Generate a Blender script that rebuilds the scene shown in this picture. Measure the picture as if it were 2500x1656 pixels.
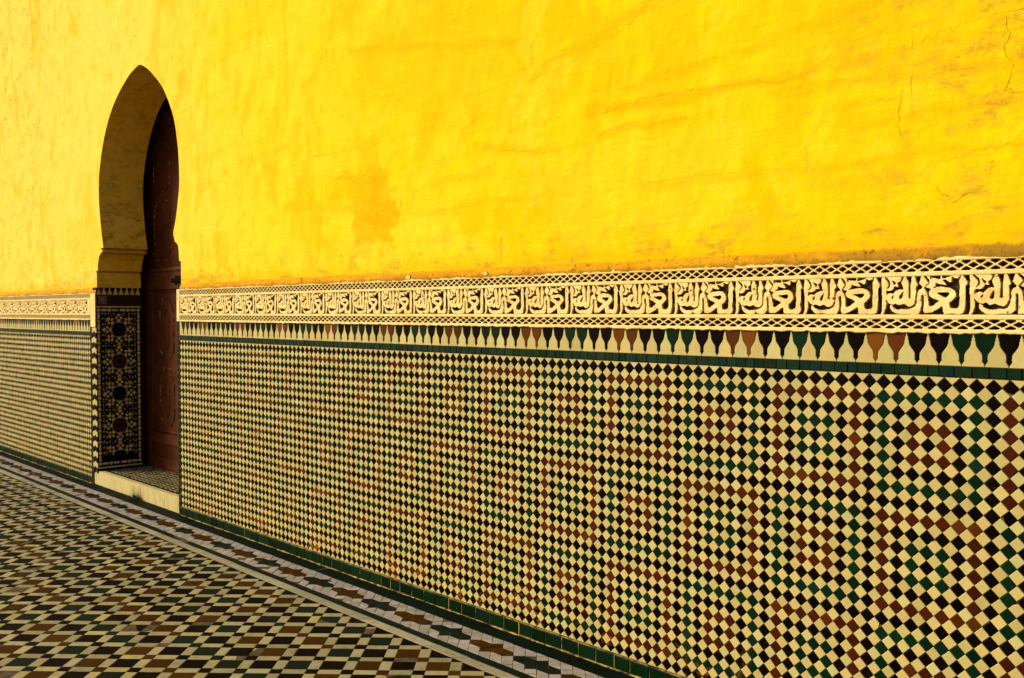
import bpy, bmesh, math, random
import numpy as np
from mathutils import Vector, Matrix, Euler

# ------------------------------------------------------------------ clear
for o in list(bpy.data.objects):
    bpy.data.objects.remove(o, do_unlink=True)
scene = bpy.context.scene
COL = scene.collection
random.seed(7)
RNG = np.random.RandomState(11)

# Lengths below are in wall units: one unit = one zellige diagonal = 5 cm.
U = 0.05
ZF = -25.87                      # floor level in wall units


def W3(x, y, z):
    return (x * U, y * U, (z - ZF) * U)


# ------------------------------------------------------------------ camera
cam_d = bpy.data.cameras.new('camera')
cam = bpy.data.objects.new('camera', cam_d)
COL.objects.link(cam)
CAM = np.array([138.449, -61.947, 4.695])
cam.location = W3(*CAM)
CAM_EUL = (1.542549, 0.000662, 0.815337)
cam.rotation_euler = CAM_EUL
cam_d.sensor_width = 36.0
cam_d.lens = 33.592
cam_d.clip_start = 0.05
cam_d.clip_end = 500
cam_d.dof.use_dof = True
cam_d.dof.focus_distance = 5.2
cam_d.dof.aperture_fstop = 10.0
scene.camera = cam

# ------------------------------------------------------------------ sky, sun, exposure
SUN_EL, SUN_AZ = math.radians(27), math.radians(47)     # az: from -Y towards -X (upper left, in front of the wall)
world = bpy.data.worlds.new('World')
scene.world = world
world.use_nodes = True
wn = world.node_tree.nodes
wl = world.node_tree.links
bg = wn['Background']
sky = wn.new('ShaderNodeTexSky')
sky.sky_type = 'NISHITA'
sky.sun_disc = False
sky.sun_elevation = SUN_EL
sky.sun_rotation = math.pi + SUN_AZ
sky.air_density = 1.0
sky.dust_density = 4.0
sky.ozone_density = 0.6
wl.new(sky.outputs[0], bg.inputs['Color'])
bg.inputs['Strength'].default_value = 0.06

sd = bpy.data.lights.new('sun', 'SUN')
sun = bpy.data.objects.new('sun', sd)
COL.objects.link(sun)
sd.energy = 1.5
sd.angle = math.radians(24)
sd.color = (1.0, 0.86, 0.62)
d = Vector((-math.sin(SUN_AZ) * math.cos(SUN_EL), -math.cos(SUN_AZ) * math.cos(SUN_EL), math.sin(SUN_EL)))
sun.rotation_euler = d.to_track_quat('Z', 'Y').to_euler()

vs = scene.view_settings
vs.view_transform = 'Standard'
vs.look = 'None'
vs.gamma = 1.0
vs.use_curve_mapping = False
vs.exposure = 1.37
scene.render.engine = 'CYCLES'
scene.cycles.max_bounces = 6

# ------------------------------------------------------------------ projection helper (which pieces show largest)
RM = np.array(Euler(CAM_EUL).to_matrix())


def seen(x, y, z, n):
    """projected weight of a unit piece at a point with normal n; 0 when outside the frame"""
    v = np.array([x, y, z]) - CAM
    c = v @ RM
    dep = -c[2]
    if dep < 1:
        return 0.0
    f = 33.592 / 36.0
    px, py = c[0] / dep * f, c[1] / dep * f
    if abs(px) > 0.505 or abs(py) > 0.336:
        return 0.0
    dist = np.linalg.norm(v)
    return abs(float(np.dot(v / dist, n))) / dep ** 2


# ------------------------------------------------------------------ material helpers
class NT:
    def __init__(s, name):
        s.m = bpy.data.materials.new(name)
        s.m.use_nodes = True
        s.t = s.m.node_tree
        s.b = s.t.nodes['Principled BSDF']

    def n(s, typ, **kw):
        nd = s.t.nodes.new(typ)
        for k, v in kw.items():
            if k.startswith('i_'):
                key = k[2:]
                key = int(key) if key.isdigit() else key.replace('_', ' ')
                s.put(nd.inputs[key], v)
            else:
                setattr(nd, k, v)
        return nd

    def put(s, sock, v):
        if isinstance(v, bpy.types.NodeSocket):
            s.t.links.new(v, sock)
        elif isinstance(v, (tuple, list)) and sock.type == 'RGBA' and len(v) == 3:
            sock.default_value = (*v, 1)
        else:
            sock.default_value = v

    def math(s, op, a, b=0.0, c=None, clamp=False):
        nd = s.t.nodes.new('ShaderNodeMath')
        nd.operation = op
        nd.use_clamp = clamp
        s.put(nd.inputs[0], a)
        s.put(nd.inputs[1], b)
        if c is not None:
            s.put(nd.inputs[2], c)
        return nd.outputs[0]

    def ss(s, v, lo, hi):
        nd = s.t.nodes.new('ShaderNodeMapRange')
        nd.interpolation_type = 'SMOOTHSTEP'
        s.put(nd.inputs['Value'], v)
        nd.inputs['From Min'].default_value = lo
        nd.inputs['From Max'].default_value = hi
        return nd.outputs['Result']

    def mix(s, f, a, b, mode='MIX'):
        nd = s.t.nodes.new('ShaderNodeMix')
        nd.data_type = 'RGBA'
        nd.blend_type = mode
        nd.clamp_factor = True
        s.put(nd.inputs[0], f)
        s.put(nd.inputs[6], a)
        s.put(nd.inputs[7], b)
        return nd.outputs[2]

    def pos(s):
        return s.n('ShaderNodeNewGeometry').outputs['Position']

    def mapped(s, vec, scale=(1, 1, 1), rot=(0, 0, 0), loc=(0, 0, 0)):
        return s.n('ShaderNodeMapping', i_Vector=vec, i_Scale=scale, i_Rotation=rot, i_Location=loc).outputs[0]

    def noise(s, vec, scale, detail=4.0, rough=0.55, dist=0.0):
        return s.n('ShaderNodeTexNoise', i_Vector=vec, i_Scale=scale, i_Detail=detail, i_Roughness=rough, i_Distortion=dist).outputs['Fac']

    def bump(s, h, strength, dist):
        nd = s.n('ShaderNodeBump', i_Height=h)
        nd.inputs['Strength'].default_value = strength
        nd.inputs['Distance'].default_value = dist
        s.t.links.new(nd.outputs[0], s.b.inputs['Normal'])

    def set(s, **kw):
        for k, v in kw.items():
            s.put(s.b.inputs[k.replace('_', ' ')], v)
        return s.m


def glaze(name, c1, c2, rough=0.3, spec=0.35, stain=0.0, mott=0.25, bump=0.12, c3=None, chip=None, vary=0.32):
    """fired tile: each piece its own shade between c1 and c2, mottled glaze, slight uneven surface"""
    t = NT(name)
    P = t.pos()
    r = t.math('FRACT', t.math('ADD', t.n('ShaderNodeObjectInfo').outputs['Random'],
                               t.n('ShaderNodeNewGeometry').outputs['Random Per Island']))
    col = t.mix(r, c1, c2)
    if c3 is not None:
        col = t.mix(t.ss(t.math('FRACT', t.math('MULTIPLY', r, 7.31)), 0.76, 0.94), col, c3)
    r2 = t.math('FRACT', t.math('MULTIPLY', r, 13.7))
    n = t.noise(P, 22.0, 5, 0.6)
    dark = t.mix(0.55, col, (0, 0, 0))
    col = t.mix(t.math('MULTIPLY', t.ss(n, 0.45, 0.75), mott), col, dark)
    val = t.math('ADD', 1.0, t.math('MULTIPLY', t.math('SUBTRACT', r2, 0.5), vary))
    vm = t.n('ShaderNodeVectorMath', operation='SCALE')
    t.put(vm.inputs[0], col)
    t.put(vm.inputs['Scale'], val)
    col = vm.outputs[0]
    sp = t.noise(P, 170.0, 2, 0.5)
    col = t.mix(t.math('MULTIPLY', t.ss(sp, 0.70, 0.76), 0.5), col, (0.12, 0.08, 0.03))
    if chip is not None:
        cn = t.noise(P, 95.0, 3, 0.6)
        col = t.mix(t.ss(cn, 0.735, 0.76), col, chip)
    if stain:
        z = t.n('ShaderNodeSeparateXYZ', i_Vector=P).outputs['Z']
        sn = t.noise(P, 7.0, 4, 0.65)
        msk = t.math('MULTIPLY', t.ss(t.math('SUBTRACT', 0.32, z), 0.0, 0.26), t.ss(sn, 0.50, 0.66))
        msk = t.math('MULTIPLY', msk, t.ss(t.noise(P, 45.0, 3, 0.6), 0.42, 0.62))
        col = t.mix(t.math('MULTIPLY', msk, stain), col, (0.52, 0.20, 0.02))
    t.bump(t.noise(P, 30.0, 3, 0.5), bump, 0.004)
    return t.set(Base_Color=col, Roughness=t.math('ADD', rough - 0.06, t.math('MULTIPLY', r2, 0.14)), Specular_IOR_Level=spec)


def patch_mask(t, X, Z, x0, x1, z0, z1, soft, wob):
    """soft-edged rectangle with a wandering outline, in metres"""
    xx = t.math('ADD', X, wob)
    zz = t.math('ADD', Z, t.math('MULTIPLY', wob, -0.8))
    a = t.math('MULTIPLY', t.ss(xx, x0 - soft, x0 + soft), t.math('SUBTRACT', 1.0, t.ss(xx, x1 - soft, x1 + soft)))
    b = t.math('MULTIPLY', t.ss(zz, z0 - soft, z0 + soft), t.math('SUBTRACT', 1.0, t.ss(zz, z1 - soft, z1 + soft)))
    return t.math('MULTIPLY', a, b)


def make_plaster(name, shift=0.0, dirt=1.0, patches=True):
    t = NT(name)
    P = t.pos()
    sx = t.n('ShaderNodeSeparateXYZ', i_Vector=P)
    X, Z = sx.outputs['X'], sx.outputs['Z']
    pale, mid, ochre = (0.80, 0.590, 0.085), (0.80, 0.530, 0.002), (0.79, 0.425, 0.001)
    pale2 = (0.81, 0.575, 0.020)
    pale = t.mix(t.ss(X, 1.5, -1.5), pale2, pale)
    n1 = t.noise(t.mapped(P, (0.55, 1, 1.0)), 1.5, 7, 0.62, 0.8)
    # older paint towards the far end is chalkier, the near end richer
    age = t.math('MULTIPLY', t.ss(X, 5.0, -3.0), 0.42)
    near = t.math('MULTIPLY', t.ss(X, 2.5, 6.0), 0.16)
    f = t.math('SUBTRACT', t.math('ADD', n1, age), near)
    col = t.mix(t.ss(f, 0.42, 0.78), mid, pale)
    # ochre clouds and drips
    n2 = t.noise(t.mapped(P, (1.3, 1, 0.6), loc=(3.1, 0, 1.7)), 2.1, 8, 0.62, 1.2)
    col = t.mix(t.math('MULTIPLY', t.ss(t.math('SUBTRACT', n2, t.math('MULTIPLY', age, 0.10)), 0.49, 0.60), 0.55), col, ochre)
    # long slanting trowel strokes
    st = t.noise(t.mapped(P, (1.3, 1, 15), rot=(0, math.radians(9), 0)), 1.0, 5, 0.6, 0.3)
    col = t.mix(t.math('MULTIPLY', t.math('MULTIPLY', t.ss(st, 0.52, 0.72), t.ss(X, 0.5, 4.0)), 0.34), col, ochre)
    col = t.mix(t.math('MULTIPLY', t.math('MULTIPLY', t.ss(st, 0.46, 0.30), t.ss(X, 0.5, 4.0)), 0.22), col, pale)
    cl = t.noise(t.mapped(P, (1.0, 1, 0.8), loc=(7, 0, 2)), 6.5, 8, 0.68, 0.7)
    col = t.mix(t.math('MULTIPLY', t.ss(cl, 0.50, 0.62), 0.40), col, ochre)
    col = t.mix(t.math('MULTIPLY', t.ss(cl, 0.46, 0.36), 0.40), col, pale)
    fb = t.noise(t.mapped(P, (5, 1, 70), rot=(0, math.radians(5), 0)), 1.0, 4, 0.7)
    col = t.mix(t.math('MULTIPLY', t.math('MULTIPLY', t.ss(fb, 0.56, 0.70), t.ss(t.noise(P, 2.6, 4, 0.6), 0.42, 0.58)), 0.55), col, (0.68, 0.33, 0.001))
    vst = t.noise(t.mapped(P, (9, 1, 1.6), loc=(0, 0, 5)), 1.0, 5, 0.65, 0.4)
    col = t.mix(t.math('MULTIPLY', t.math('MULTIPLY', t.ss(vst, 0.52, 0.70), t.ss(n2, 0.40, 0.55)), 0.5), col, ochre)
    if patches:
        wob = t.math('MULTIPLY', t.math('SUBTRACT', t.noise(P, 4.2, 7, 0.66), 0.5), 0.62)
        hat = t.ss(t.noise(t.mapped(P, (9, 1, 30), rot=(0, math.radians(14), 0)), 1.0, 4, 0.65), 0.30, 0.55)
        for (x0, x1, z0, z1, soft, amt, c) in [
                (2.28, 2.66, 1.90, 2.30, 0.035, 0.85, (0.79, 0.385, 0.001)),
                (2.42, 2.62, 1.98, 2.24, 0.04, 0.5, (0.77, 0.34, 0.001)),
                (2.02, 2.30, 2.18, 2.31, 0.03, 0.7, ochre),
                (2.28, 4.00, 2.66, 3.03, 0.02, 0.6, (0.79, 0.455, 0.002)),
                (3.60, 3.74, 2.70, 2.84, 0.01, 0.55, ochre),
                (2.90, 3.55, 2.42, 2.66, 0.05, 0.30, ochre),
                (3.66, 3.86, 2.05, 3.20, 0.02, 0.45, pale),
                (3.90, 4.90, 1.85, 2.28, 0.04, 0.35, pale),
                (0.55, 0.75, 1.80, 2.05, 0.04, 0.6, ochre), (0.30, 0.40, 1.80, 2.10, 0.03, 0.5, ochre), (1.30, 1.42, 2.25, 2.52, 0.03, 0.6, ochre), (1.60, 1.72, 2.30, 2.75, 0.03, 0.45, ochre),
                (-2.1, -1.75, 2.35, 2.75, 0.06, 0.35, ochre), (2.75, 3.3, 2.95, 3.4, 0.05, 0.45, ochre),
                (0.02, 0.16, 2.10, 3.30, 0.05, 0.35, ochre),
                (-2.35, -1.55, 1.90, 2.36, 0.10, 0.38, ochre)]:
            m = t.math('MULTIPLY', patch_mask(t, X, Z, x0, x1, z0, z1, soft, wob), amt)
            col = t.mix(t.math('MULTIPLY', m, t.math('ADD', 0.45, t.math('MULTIPLY', hat, 0.55))), col, c)
        # broad trowel sweeps where a later coat ran over the older one
        for (x0, x1, zm, slope, hw, amt) in [(4.08, 5.15, 2.385, -0.02, 0.022, 0.75), (4.15, 4.62, 2.295, 0.03, 0.02, 0.65), (3.72, 4.55, 2.71, 0.27, 0.022, 0.6),
                                             (3.35, 3.95, 2.29, -0.15, 0.02, 0.6), (2.25, 3.66, 2.91, -0.17, 0.02, 0.55), (5.0, 5.95, 2.30, -0.06, 0.018, 0.6),
                                             (4.3, 5.6, 2.52, 0.10, 0.02, 0.45), (2.9, 3.9, 2.06, 0.02, 0.018, 0.45), (4.4, 5.9, 2.04, 0.0, 0.016, 0.45), (0.9, 1.6, 2.55, 0.06, 0.02, 0.4),
                                             (1.5, 2.3, 2.16, -0.10, 0.03, 0.4), (5.3, 6.1, 2.17, 0.03, 0.015, 0.5), (3.0, 3.5, 2.20, 0.05, 0.02, 0.45)]:
            zr = t.math('SUBTRACT', Z, t.math('MULTIPLY', t.math('SUBTRACT', X, (x0 + x1) / 2), slope))
            m = patch_mask(t, X, zr, x0, x1, zm - hw, zm + hw, 0.016, t.math('MULTIPLY', wob, 0.22))
            col = t.mix(t.math('MULTIPLY', t.math('MULTIPLY', m, amt), t.math('ADD', 0.25, t.math('MULTIPLY', hat, 0.75))), col, (0.76, 0.385, 0.001))
        lowo = t.math('SUBTRACT', 1.0, t.ss(t.math('ADD', Z, t.math('MULTIPLY', wob, 0.30)), 1.745, 1.83))
        col = t.mix(t.math('MULTIPLY', lowo, 0.6), col, (0.75, 0.40, 0.001))
        near_tint = t.math('MULTIPLY', t.ss(X, 4.6, 6.1), t.ss(t.noise(P, 1.7, 6, 0.62, 0.5), 0.36, 0.60))  # broad noisy tint, darker towards the near end
        col = t.mix(t.math('MULTIPLY', near_tint, 0.30), col, (0.56, 0.345, 0.002))
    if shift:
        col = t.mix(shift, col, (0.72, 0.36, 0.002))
    # fine hair cracks of the lime wash (only where the mask lets them show)
    vor = t.n('ShaderNodeTexVoronoi', feature='DISTANCE_TO_EDGE', i_Vector=t.mapped(P, (1, 1, 1.6), loc=(0.3, 0, 0.2)), i_Scale=1.25)
    wv = t.noise(P, 6.0, 5, 0.6)
    vd = t.math('ADD', vor.outputs['Distance'], t.math('MULTIPLY', t.math('SUBTRACT', wv, 0.5), 0.10))
    ck = t.math('MULTIPLY', t.math('SUBTRACT', 1.0, t.ss(t.math('ABSOLUTE', vd), 0.0, 0.012)), t.ss(t.noise(P, 1.1, 3), 0.55, 0.68))
    col = t.mix(t.math('MULTIPLY', ck, 0.22), col, (0.48, 0.23, 0.0))
    # grime: above the frieze, near end, and scattered scuffs
    g = t.noise(t.mapped(P, (1, 1, 1.3)), 5.5, 8, 0.7, 0.6)
    g2 = t.noise(t.mapped(P, (0.8, 1, 2.2)), 16.0, 6, 0.7)
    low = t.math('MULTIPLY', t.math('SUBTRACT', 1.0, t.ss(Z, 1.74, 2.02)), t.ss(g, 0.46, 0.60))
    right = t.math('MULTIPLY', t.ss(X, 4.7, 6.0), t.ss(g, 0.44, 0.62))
    left = t.math('MULTIPLY', t.ss(X, -1.7, -3.6), t.ss(g, 0.46, 0.66))
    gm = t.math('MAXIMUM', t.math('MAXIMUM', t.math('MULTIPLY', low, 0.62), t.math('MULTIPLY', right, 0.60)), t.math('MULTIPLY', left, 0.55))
    if not patches:
        arch = t.math('MULTIPLY', t.math('MULTIPLY', t.ss(Z, 1.95, 2.15), t.ss(Z, 2.75, 2.3)), t.ss(g, 0.40, 0.60))
        gm = t.math('MAXIMUM', gm, t.math('MAXIMUM', arch, t.math('MULTIPLY', t.ss(g, 0.40, 0.65), 0.7)))  # arch lining: mottled stains, thickened overall to put its shade into the colour
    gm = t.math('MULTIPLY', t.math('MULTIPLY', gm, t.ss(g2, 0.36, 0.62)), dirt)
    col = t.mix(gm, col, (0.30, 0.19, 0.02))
    sp = t.noise(P, 58.0, 2, 0.5)
    col = t.mix(t.math('MULTIPLY', t.ss(sp, 0.745, 0.775), 0.55), col, (0.22, 0.11, 0.01))
    h = t.math('ADD', t.math('MULTIPLY', t.noise(P, 5.0, 7, 0.6), 1.0), t.math('ADD', t.math('MULTIPLY', st, 0.35), t.math('MULTIPLY', t.noise(P, 60.0, 4, 0.6), 0.14)))
    h = t.math('SUBTRACT', h, t.math('MULTIPLY', ck, 0.10))
    t.bump(h, 0.62, 0.022)
    return t.set(Base_Color=col, Roughness=0.9, Specular_IOR_Level=0.02)


def make_ledge(name):
    t = NT(name)
    P = t.pos()
    Z = t.n('ShaderNodeSeparateXYZ', i_Vector=P).outputs['Z']
    n = t.noise(P, 3.0, 6, 0.6)
    col = t.mix(t.ss(n, 0.35, 0.65), (0.62, 0.315, 0.002), (0.48, 0.215, 0.001))
    X = t.n('ShaderNodeSeparateXYZ', i_Vector=P).outputs['X']
    col = t.mix(t.math('MULTIPLY', t.ss(X, 4.3, 6.0), t.ss(t.noise(P, 6, 6, 0.7), 0.32, 0.60)), col, (0.27, 0.15, 0.01))
    col = t.mix(t.ss(t.math('ADD', Z, t.math('MULTIPLY', t.math('SUBTRACT', n, 0.5), 0.07)), 1.732, 1.756), col, (0.75, 0.41, 0.001))
    s = t.noise(t.mapped(P, (48, 1, 30), rot=(0, math.radians(-35), 0)), 1.0, 6, 0.75)
    msk = t.math('MULTIPLY', t.ss(s, 0.52, 0.66), t.ss(t.noise(P, 3.5, 6, 0.65), 0.40, 0.62))
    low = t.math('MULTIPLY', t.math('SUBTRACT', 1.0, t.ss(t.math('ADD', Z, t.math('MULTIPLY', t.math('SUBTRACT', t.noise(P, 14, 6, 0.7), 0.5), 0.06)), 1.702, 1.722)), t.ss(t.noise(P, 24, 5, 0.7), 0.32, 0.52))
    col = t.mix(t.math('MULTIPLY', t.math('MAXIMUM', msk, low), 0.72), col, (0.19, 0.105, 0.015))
    col = t.mix(t.math('MULTIPLY', t.ss(t.noise(P, 62, 3), 0.60, 0.68), 0.8), col, (0.14, 0.07, 0.01))
    t.bump(t.math('ADD', t.noise(P, 9, 6, 0.65), t.math('MULTIPLY', s, 0.3)), 0.6, 0.02)
    return t.set(Base_Color=col, Roughness=0.88, Specular_IOR_Level=0.1)


def make_stucco(name):
    t = NT(name)
    P = t.pos()
    n = t.noise(P, 4.0, 6, 0.6)
    col = t.mix(t.ss(n, 0.35, 0.7), (0.72, 0.575, 0.235), (0.70, 0.51, 0.175))
    col = t.mix(t.math('MULTIPLY', t.ss(t.noise(P, 11, 5, 0.65), 0.52, 0.70), 0.55), col, (0.56, 0.34, 0.08))
    # relief shade put into the colour: darker with depth behind the face, in metres
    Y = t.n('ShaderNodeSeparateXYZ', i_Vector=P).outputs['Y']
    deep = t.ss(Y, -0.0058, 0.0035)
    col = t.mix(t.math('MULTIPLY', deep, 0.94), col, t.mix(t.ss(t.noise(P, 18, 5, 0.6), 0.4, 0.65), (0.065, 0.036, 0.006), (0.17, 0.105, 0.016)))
    col = t.mix(t.math('MULTIPLY', t.ss(t.noise(P, 60, 3), 0.68, 0.74), 0.6), col, (0.22, 0.13, 0.04))
    t.bump(t.noise(P, 35, 5, 0.65), 0.35, 0.006)
    return t.set(Base_Color=col, Roughness=0.8, Specular_IOR_Level=0.15)


def simple(name, c1, c2, scale, rough, spec=0.3, bump=0.2, bd=0.004, stretch=(1, 1, 1), detail=6, lo=0.4, hi=0.62):
    t = NT(name)
    P = t.mapped(t.pos(), stretch)
    n = t.noise(P, scale, detail, 0.62)
    col = t.mix(t.ss(n, lo, hi), c1, c2)
    t.bump(t.noise(P, scale * 3, 5, 0.6), bump, bd)
    return t.set(Base_Color=col, Roughness=rough, Specular_IOR_Level=spec)


M = {}
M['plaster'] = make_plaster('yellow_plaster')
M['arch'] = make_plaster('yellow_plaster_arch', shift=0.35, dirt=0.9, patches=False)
M['ledge'] = make_ledge('ochre_plaster')
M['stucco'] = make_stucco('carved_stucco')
M['grout'] = simple('grout', (0.10, 0.055, 0.012), (0.17, 0.10, 0.025), 30, 0.9, 0.1)
M['cream'] = glaze('cream_glaze', (0.425, 0.358, 0.120), (0.450, 0.352, 0.128), 0.40, 0.12, stain=0.95, mott=0.22, c3=(0.42, 0.385, 0.145), vary=0.20)
M['black'] = glaze('black_glaze', (0.0016, 0.0008, 0.0004), (0.0036, 0.0014, 0.0005), 0.45, 0.02, stain=0.45, mott=0.3, chip=(0.30, 0.20, 0.08))
M['green'] = glaze('green_glaze', (0.0015, 0.016, 0.0045), (0.0010, 0.010, 0.0035), 0.42, 0.03, stain=0.4, mott=0.4, c3=(0.0018, 0.018, 0.008), chip=(0.25, 0.2, 0.08))
M['red'] = glaze('russet_glaze', (0.052, 0.0082, 0.0007), (0.033, 0.0052, 0.0005), 0.42, 0.04, stain=0.45, mott=0.35, c3=(0.072, 0.017, 0.001), chip=(0.35, 0.2, 0.06))
M['amber'] = glaze('amber_glaze', (0.085, 0.022, 0.001), (0.058, 0.013, 0.001), 0.42, 0.04, mott=0.4, c3=(0.125, 0.040, 0.001))
M['band'] = glaze('green_band_glaze', (0.003, 0.017, 0.005), (0.007, 0.022, 0.009), 0.36, 0.05, mott=0.6, bump=0.25, c3=(0.002, 0.018, 0.011), chip=(0.20, 0.17, 0.06))
M['base'] = glaze('green_skirting_glaze', (0.0015, 0.017, 0.003), (0.001, 0.009, 0.002), 0.32, 0.06, mott=0.5, bump=0.2, chip=(0.5, 0.36, 0.10))
fl = dict(rough=0.6, spec=0.02, bump=0.2)
M['f_cream'] = glaze('floor_cream', (0.255, 0.232, 0.125), (0.290, 0.252, 0.130), mott=0.55, c3=(0.310, 0.270, 0.110), vary=0.36, **fl)
M['f_line'] = glaze('floor_pale_line', (0.265, 0.240, 0.150), (0.295, 0.265, 0.165), mott=0.5, **fl)
M['f_white'] = glaze('floor_white', (0.265, 0.235, 0.190), (0.300, 0.270, 0.235), mott=0.45, **fl)
M['f_black'] = glaze('floor_black', (0.0022, 0.0010, 0.0005), (0.0045, 0.0018, 0.0007), mott=0.3, **fl)
M['f_green'] = glaze('floor_green', (0.0045, 0.0095, 0.0050), (0.0065, 0.0130, 0.0072), mott=0.3, **fl)
M['f_brown'] = glaze('floor_brown', (0.048, 0.0205, 0.0012), (0.034, 0.0130, 0.0010), mott=0.3, **fl)
M['f_darkgreen'] = glaze('floor_dark_green', (0.0022, 0.0065, 0.0034), (0.0035, 0.0085, 0.0048), mott=0.5, **fl)
M['f_grout'] = simple('floor_grout', (0.05, 0.036, 0.018), (0.09, 0.06, 0.03), 25, 0.9, 0.1)
M['mortar'] = simple('mortar', (0.36, 0.25, 0.07), (0.05, 0.04, 0.015), 16, 0.9, 0.02, 0.5, 0.008, lo=0.42, hi=0.60)
M['marble'] = simple('marble', (0.46, 0.39, 0.16), (0.28, 0.23, 0.10), 14, 0.55, 0.1, 0.35, stretch=(2, 1, 0.6), lo=0.48, hi=0.72)
M['door'] = None
M['j_black'] = simple('mosaic_ground', (0.003, 0.0035, 0.006), (0.005, 0.0055, 0.009), 20, 0.5, 0.04)
M['j_cream'] = glaze('mosaic_cream', (0.50, 0.37, 0.13), (0.58, 0.43, 0.17), 0.4, 0.1, mott=0.2)
M['j_blue'] = glaze('mosaic_blue', (0.005, 0.009, 0.030), (0.003, 0.006, 0.020), 0.4, 0.1)
M['j_red'] = glaze('mosaic_red', (0.070, 0.009, 0.004), (0.050, 0.007, 0.003), 0.35, 0.25)
M['j_green'] = glaze('mosaic_green', (0.005, 0.020, 0.008), (0.004, 0.014, 0.007), 0.35, 0.25)
M['script'] = simple('dark_script', (0.020, 0.010, 0.004), (0.05, 0.026, 0.008), 40, 0.5, 0.2, lo=0.5, hi=0.7)
M['script_pale'] = simple('script_pale', (0.30, 0.20, 0.08), (0.10, 0.06, 0.02), 30, 0.5, 0.2, lo=0.45, hi=0.6)
M['iron'] = simple('iron', (0.004, 0.003, 0.002), (0.008, 0.006, 0.004), 30, 0.8, 0.02)
M['shade'] = simple('recess_shade', (0.020, 0.008, 0.004), (0.03, 0.012, 0.006), 10, 0.8, 0.1)  # near-black colour that puts the shade of the door recess into the material
M['crack'] = simple('crack_dark', (0.20, 0.105, 0.008), (0.44, 0.25, 0.006), 16, 0.95, 0.05)
M['crack_soft'] = simple('crack_ochre', (0.55, 0.30, 0.006), (0.42, 0.21, 0.005), 14, 0.95, 0.05)
M['leaf'] = simple('grass_blade', (0.010, 0.020, 0.002), (0.028, 0.036, 0.005), 30, 0.6, 0.2)


def make_door():
    t = NT('door_paint')
    P = t.pos()
    n = t.noise(P, 6, 6, 0.65)
    col = t.mix(t.ss(n, 0.35, 0.68), (0.100, 0.0240, 0.0055), (0.062, 0.0135, 0.0030))
    w = t.noise(t.mapped(P, (6, 1, 1.6)), 9, 7, 0.72, 0.5)
    col = t.mix(t.math('MULTIPLY', t.ss(w, 0.62, 0.72), 0.8), col, (0.17, 0.065, 0.022))
    sp = t.noise(P, 85, 2)
    col = t.mix(t.ss(sp, 0.73, 0.77), col, (0.30, 0.14, 0.05))
    t.bump(t.math('ADD', n, t.math('MULTIPLY', w, 0.6)), 0.4, 0.008)
    return t.set(Base_Color=col, Roughness=0.6, Specular_IOR_Level=0.08)


M['door'] = make_door()
M['worn'] = simple('worn_timber', (0.26, 0.13, 0.05), (0.06, 0.014, 0.006), 26, 0.8, 0.1, lo=0.40, hi=0.52)


# ------------------------------------------------------------------ mesh helpers
def link(name, me, parent=None):
    o = bpy.data.objects.new(name, me)
    COL.objects.link(o)
    if parent is not None:
        o.parent = parent
    return o


def mesh(name, verts, faces, mat, smooth=False):
    """verts in wall units (numpy n x 3)"""
    v = np.asarray(verts, dtype=float).copy()
    v[:, 2] -= ZF
    v *= U
    me = bpy.data.meshes.new(name)
    me.from_pydata(v.tolist(), [], faces)
    me.materials.append(mat)
    if smooth:
        me.polygons.foreach_set('use_smooth', [True] * len(me.polygons))
    me.update()
    return me


def add(name, verts, faces, mat, parent=None, smooth=False):
    return link(name, mesh(name, verts, faces, mat, smooth), parent)


def box_geo(x0, x1, y0, y1, z0, z1):
    v = [(x0, y0, z0), (x1, y0, z0), (x1, y1, z0), (x0, y1, z0), (x0, y0, z1), (x1, y0, z1), (x1, y1, z1), (x0, y1, z1)]
    f = [(0, 3, 2, 1), (4, 5, 6, 7), (0, 1, 5, 4), (1, 2, 6, 5), (2, 3, 7, 6), (3, 0, 4, 7)]
    return v, f


def add_box(name, x0, x1, y0, y1, z0, z1, mat, parent=None, bevel=0.0):
    v, f = box_geo(x0, x1, y0, y1, z0, z1)
    o = add(name, v, f, mat, parent)
    if bevel:
        bm = bmesh.new()
        bm.from_mesh(o.data)
        bmesh.ops.bevel(bm, geom=bm.edges[:], offset=bevel * U, segments=2, affect='EDGES', profile=0.6)
        bm.to_mesh(o.data)
        bm.free()
    return o


AX = {'wall': (np.array([1., 0, 0]), np.array([0, 0, 1.])),      # n = -y
      'floor': (np.array([1., 0, 0]), np.array([0, 1., 0])),     # n = +z
      'jamb': (np.array([0, 1., 0]), np.array([0, 0, 1.])),      # n = +x
      'jamb_r': (np.array([0, -1., 0]), np.array([0, 0, 1.]))}   # n = -x


def prism(poly, t, b):
    """local (u, v, n) prism of a CCW polygon: back ring at n=-t, edge ring at n=-b, inset front ring at n=0"""
    p = np.asarray(poly, float)
    k = len(p)
    area = 0.5 * np.sum(p[:, 0] * np.roll(p[:, 1], -1) - np.roll(p[:, 0], -1) * p[:, 1])
    if area < 0:
        p = p[::-1]
    e = np.roll(p, -1, 0) - p
    nl = np.c_[-e[:, 1], e[:, 0]] / (np.linalg.norm(e, axis=1)[:, None] + 1e-9)      # inward normals
    m = nl + np.roll(nl, 1, 0)
    den = 1 + np.sum(nl * np.roll(nl, 1, 0), axis=1)
    ins = p + m / np.maximum(den, 0.35)[:, None] * b
    v = np.vstack([np.c_[p, np.full(k, -t)], np.c_[p, np.full(k, -b * 0.8)], np.c_[ins, np.zeros(k)]])
    f = [tuple(range(2 * k, 3 * k))]
    for i in range(k):
        j = (i + 1) % k
        f.append((i, j, k + j, k + i))
        f.append((k + i, k + j, 2 * k + j, 2 * k + i))
    return v, f


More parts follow.
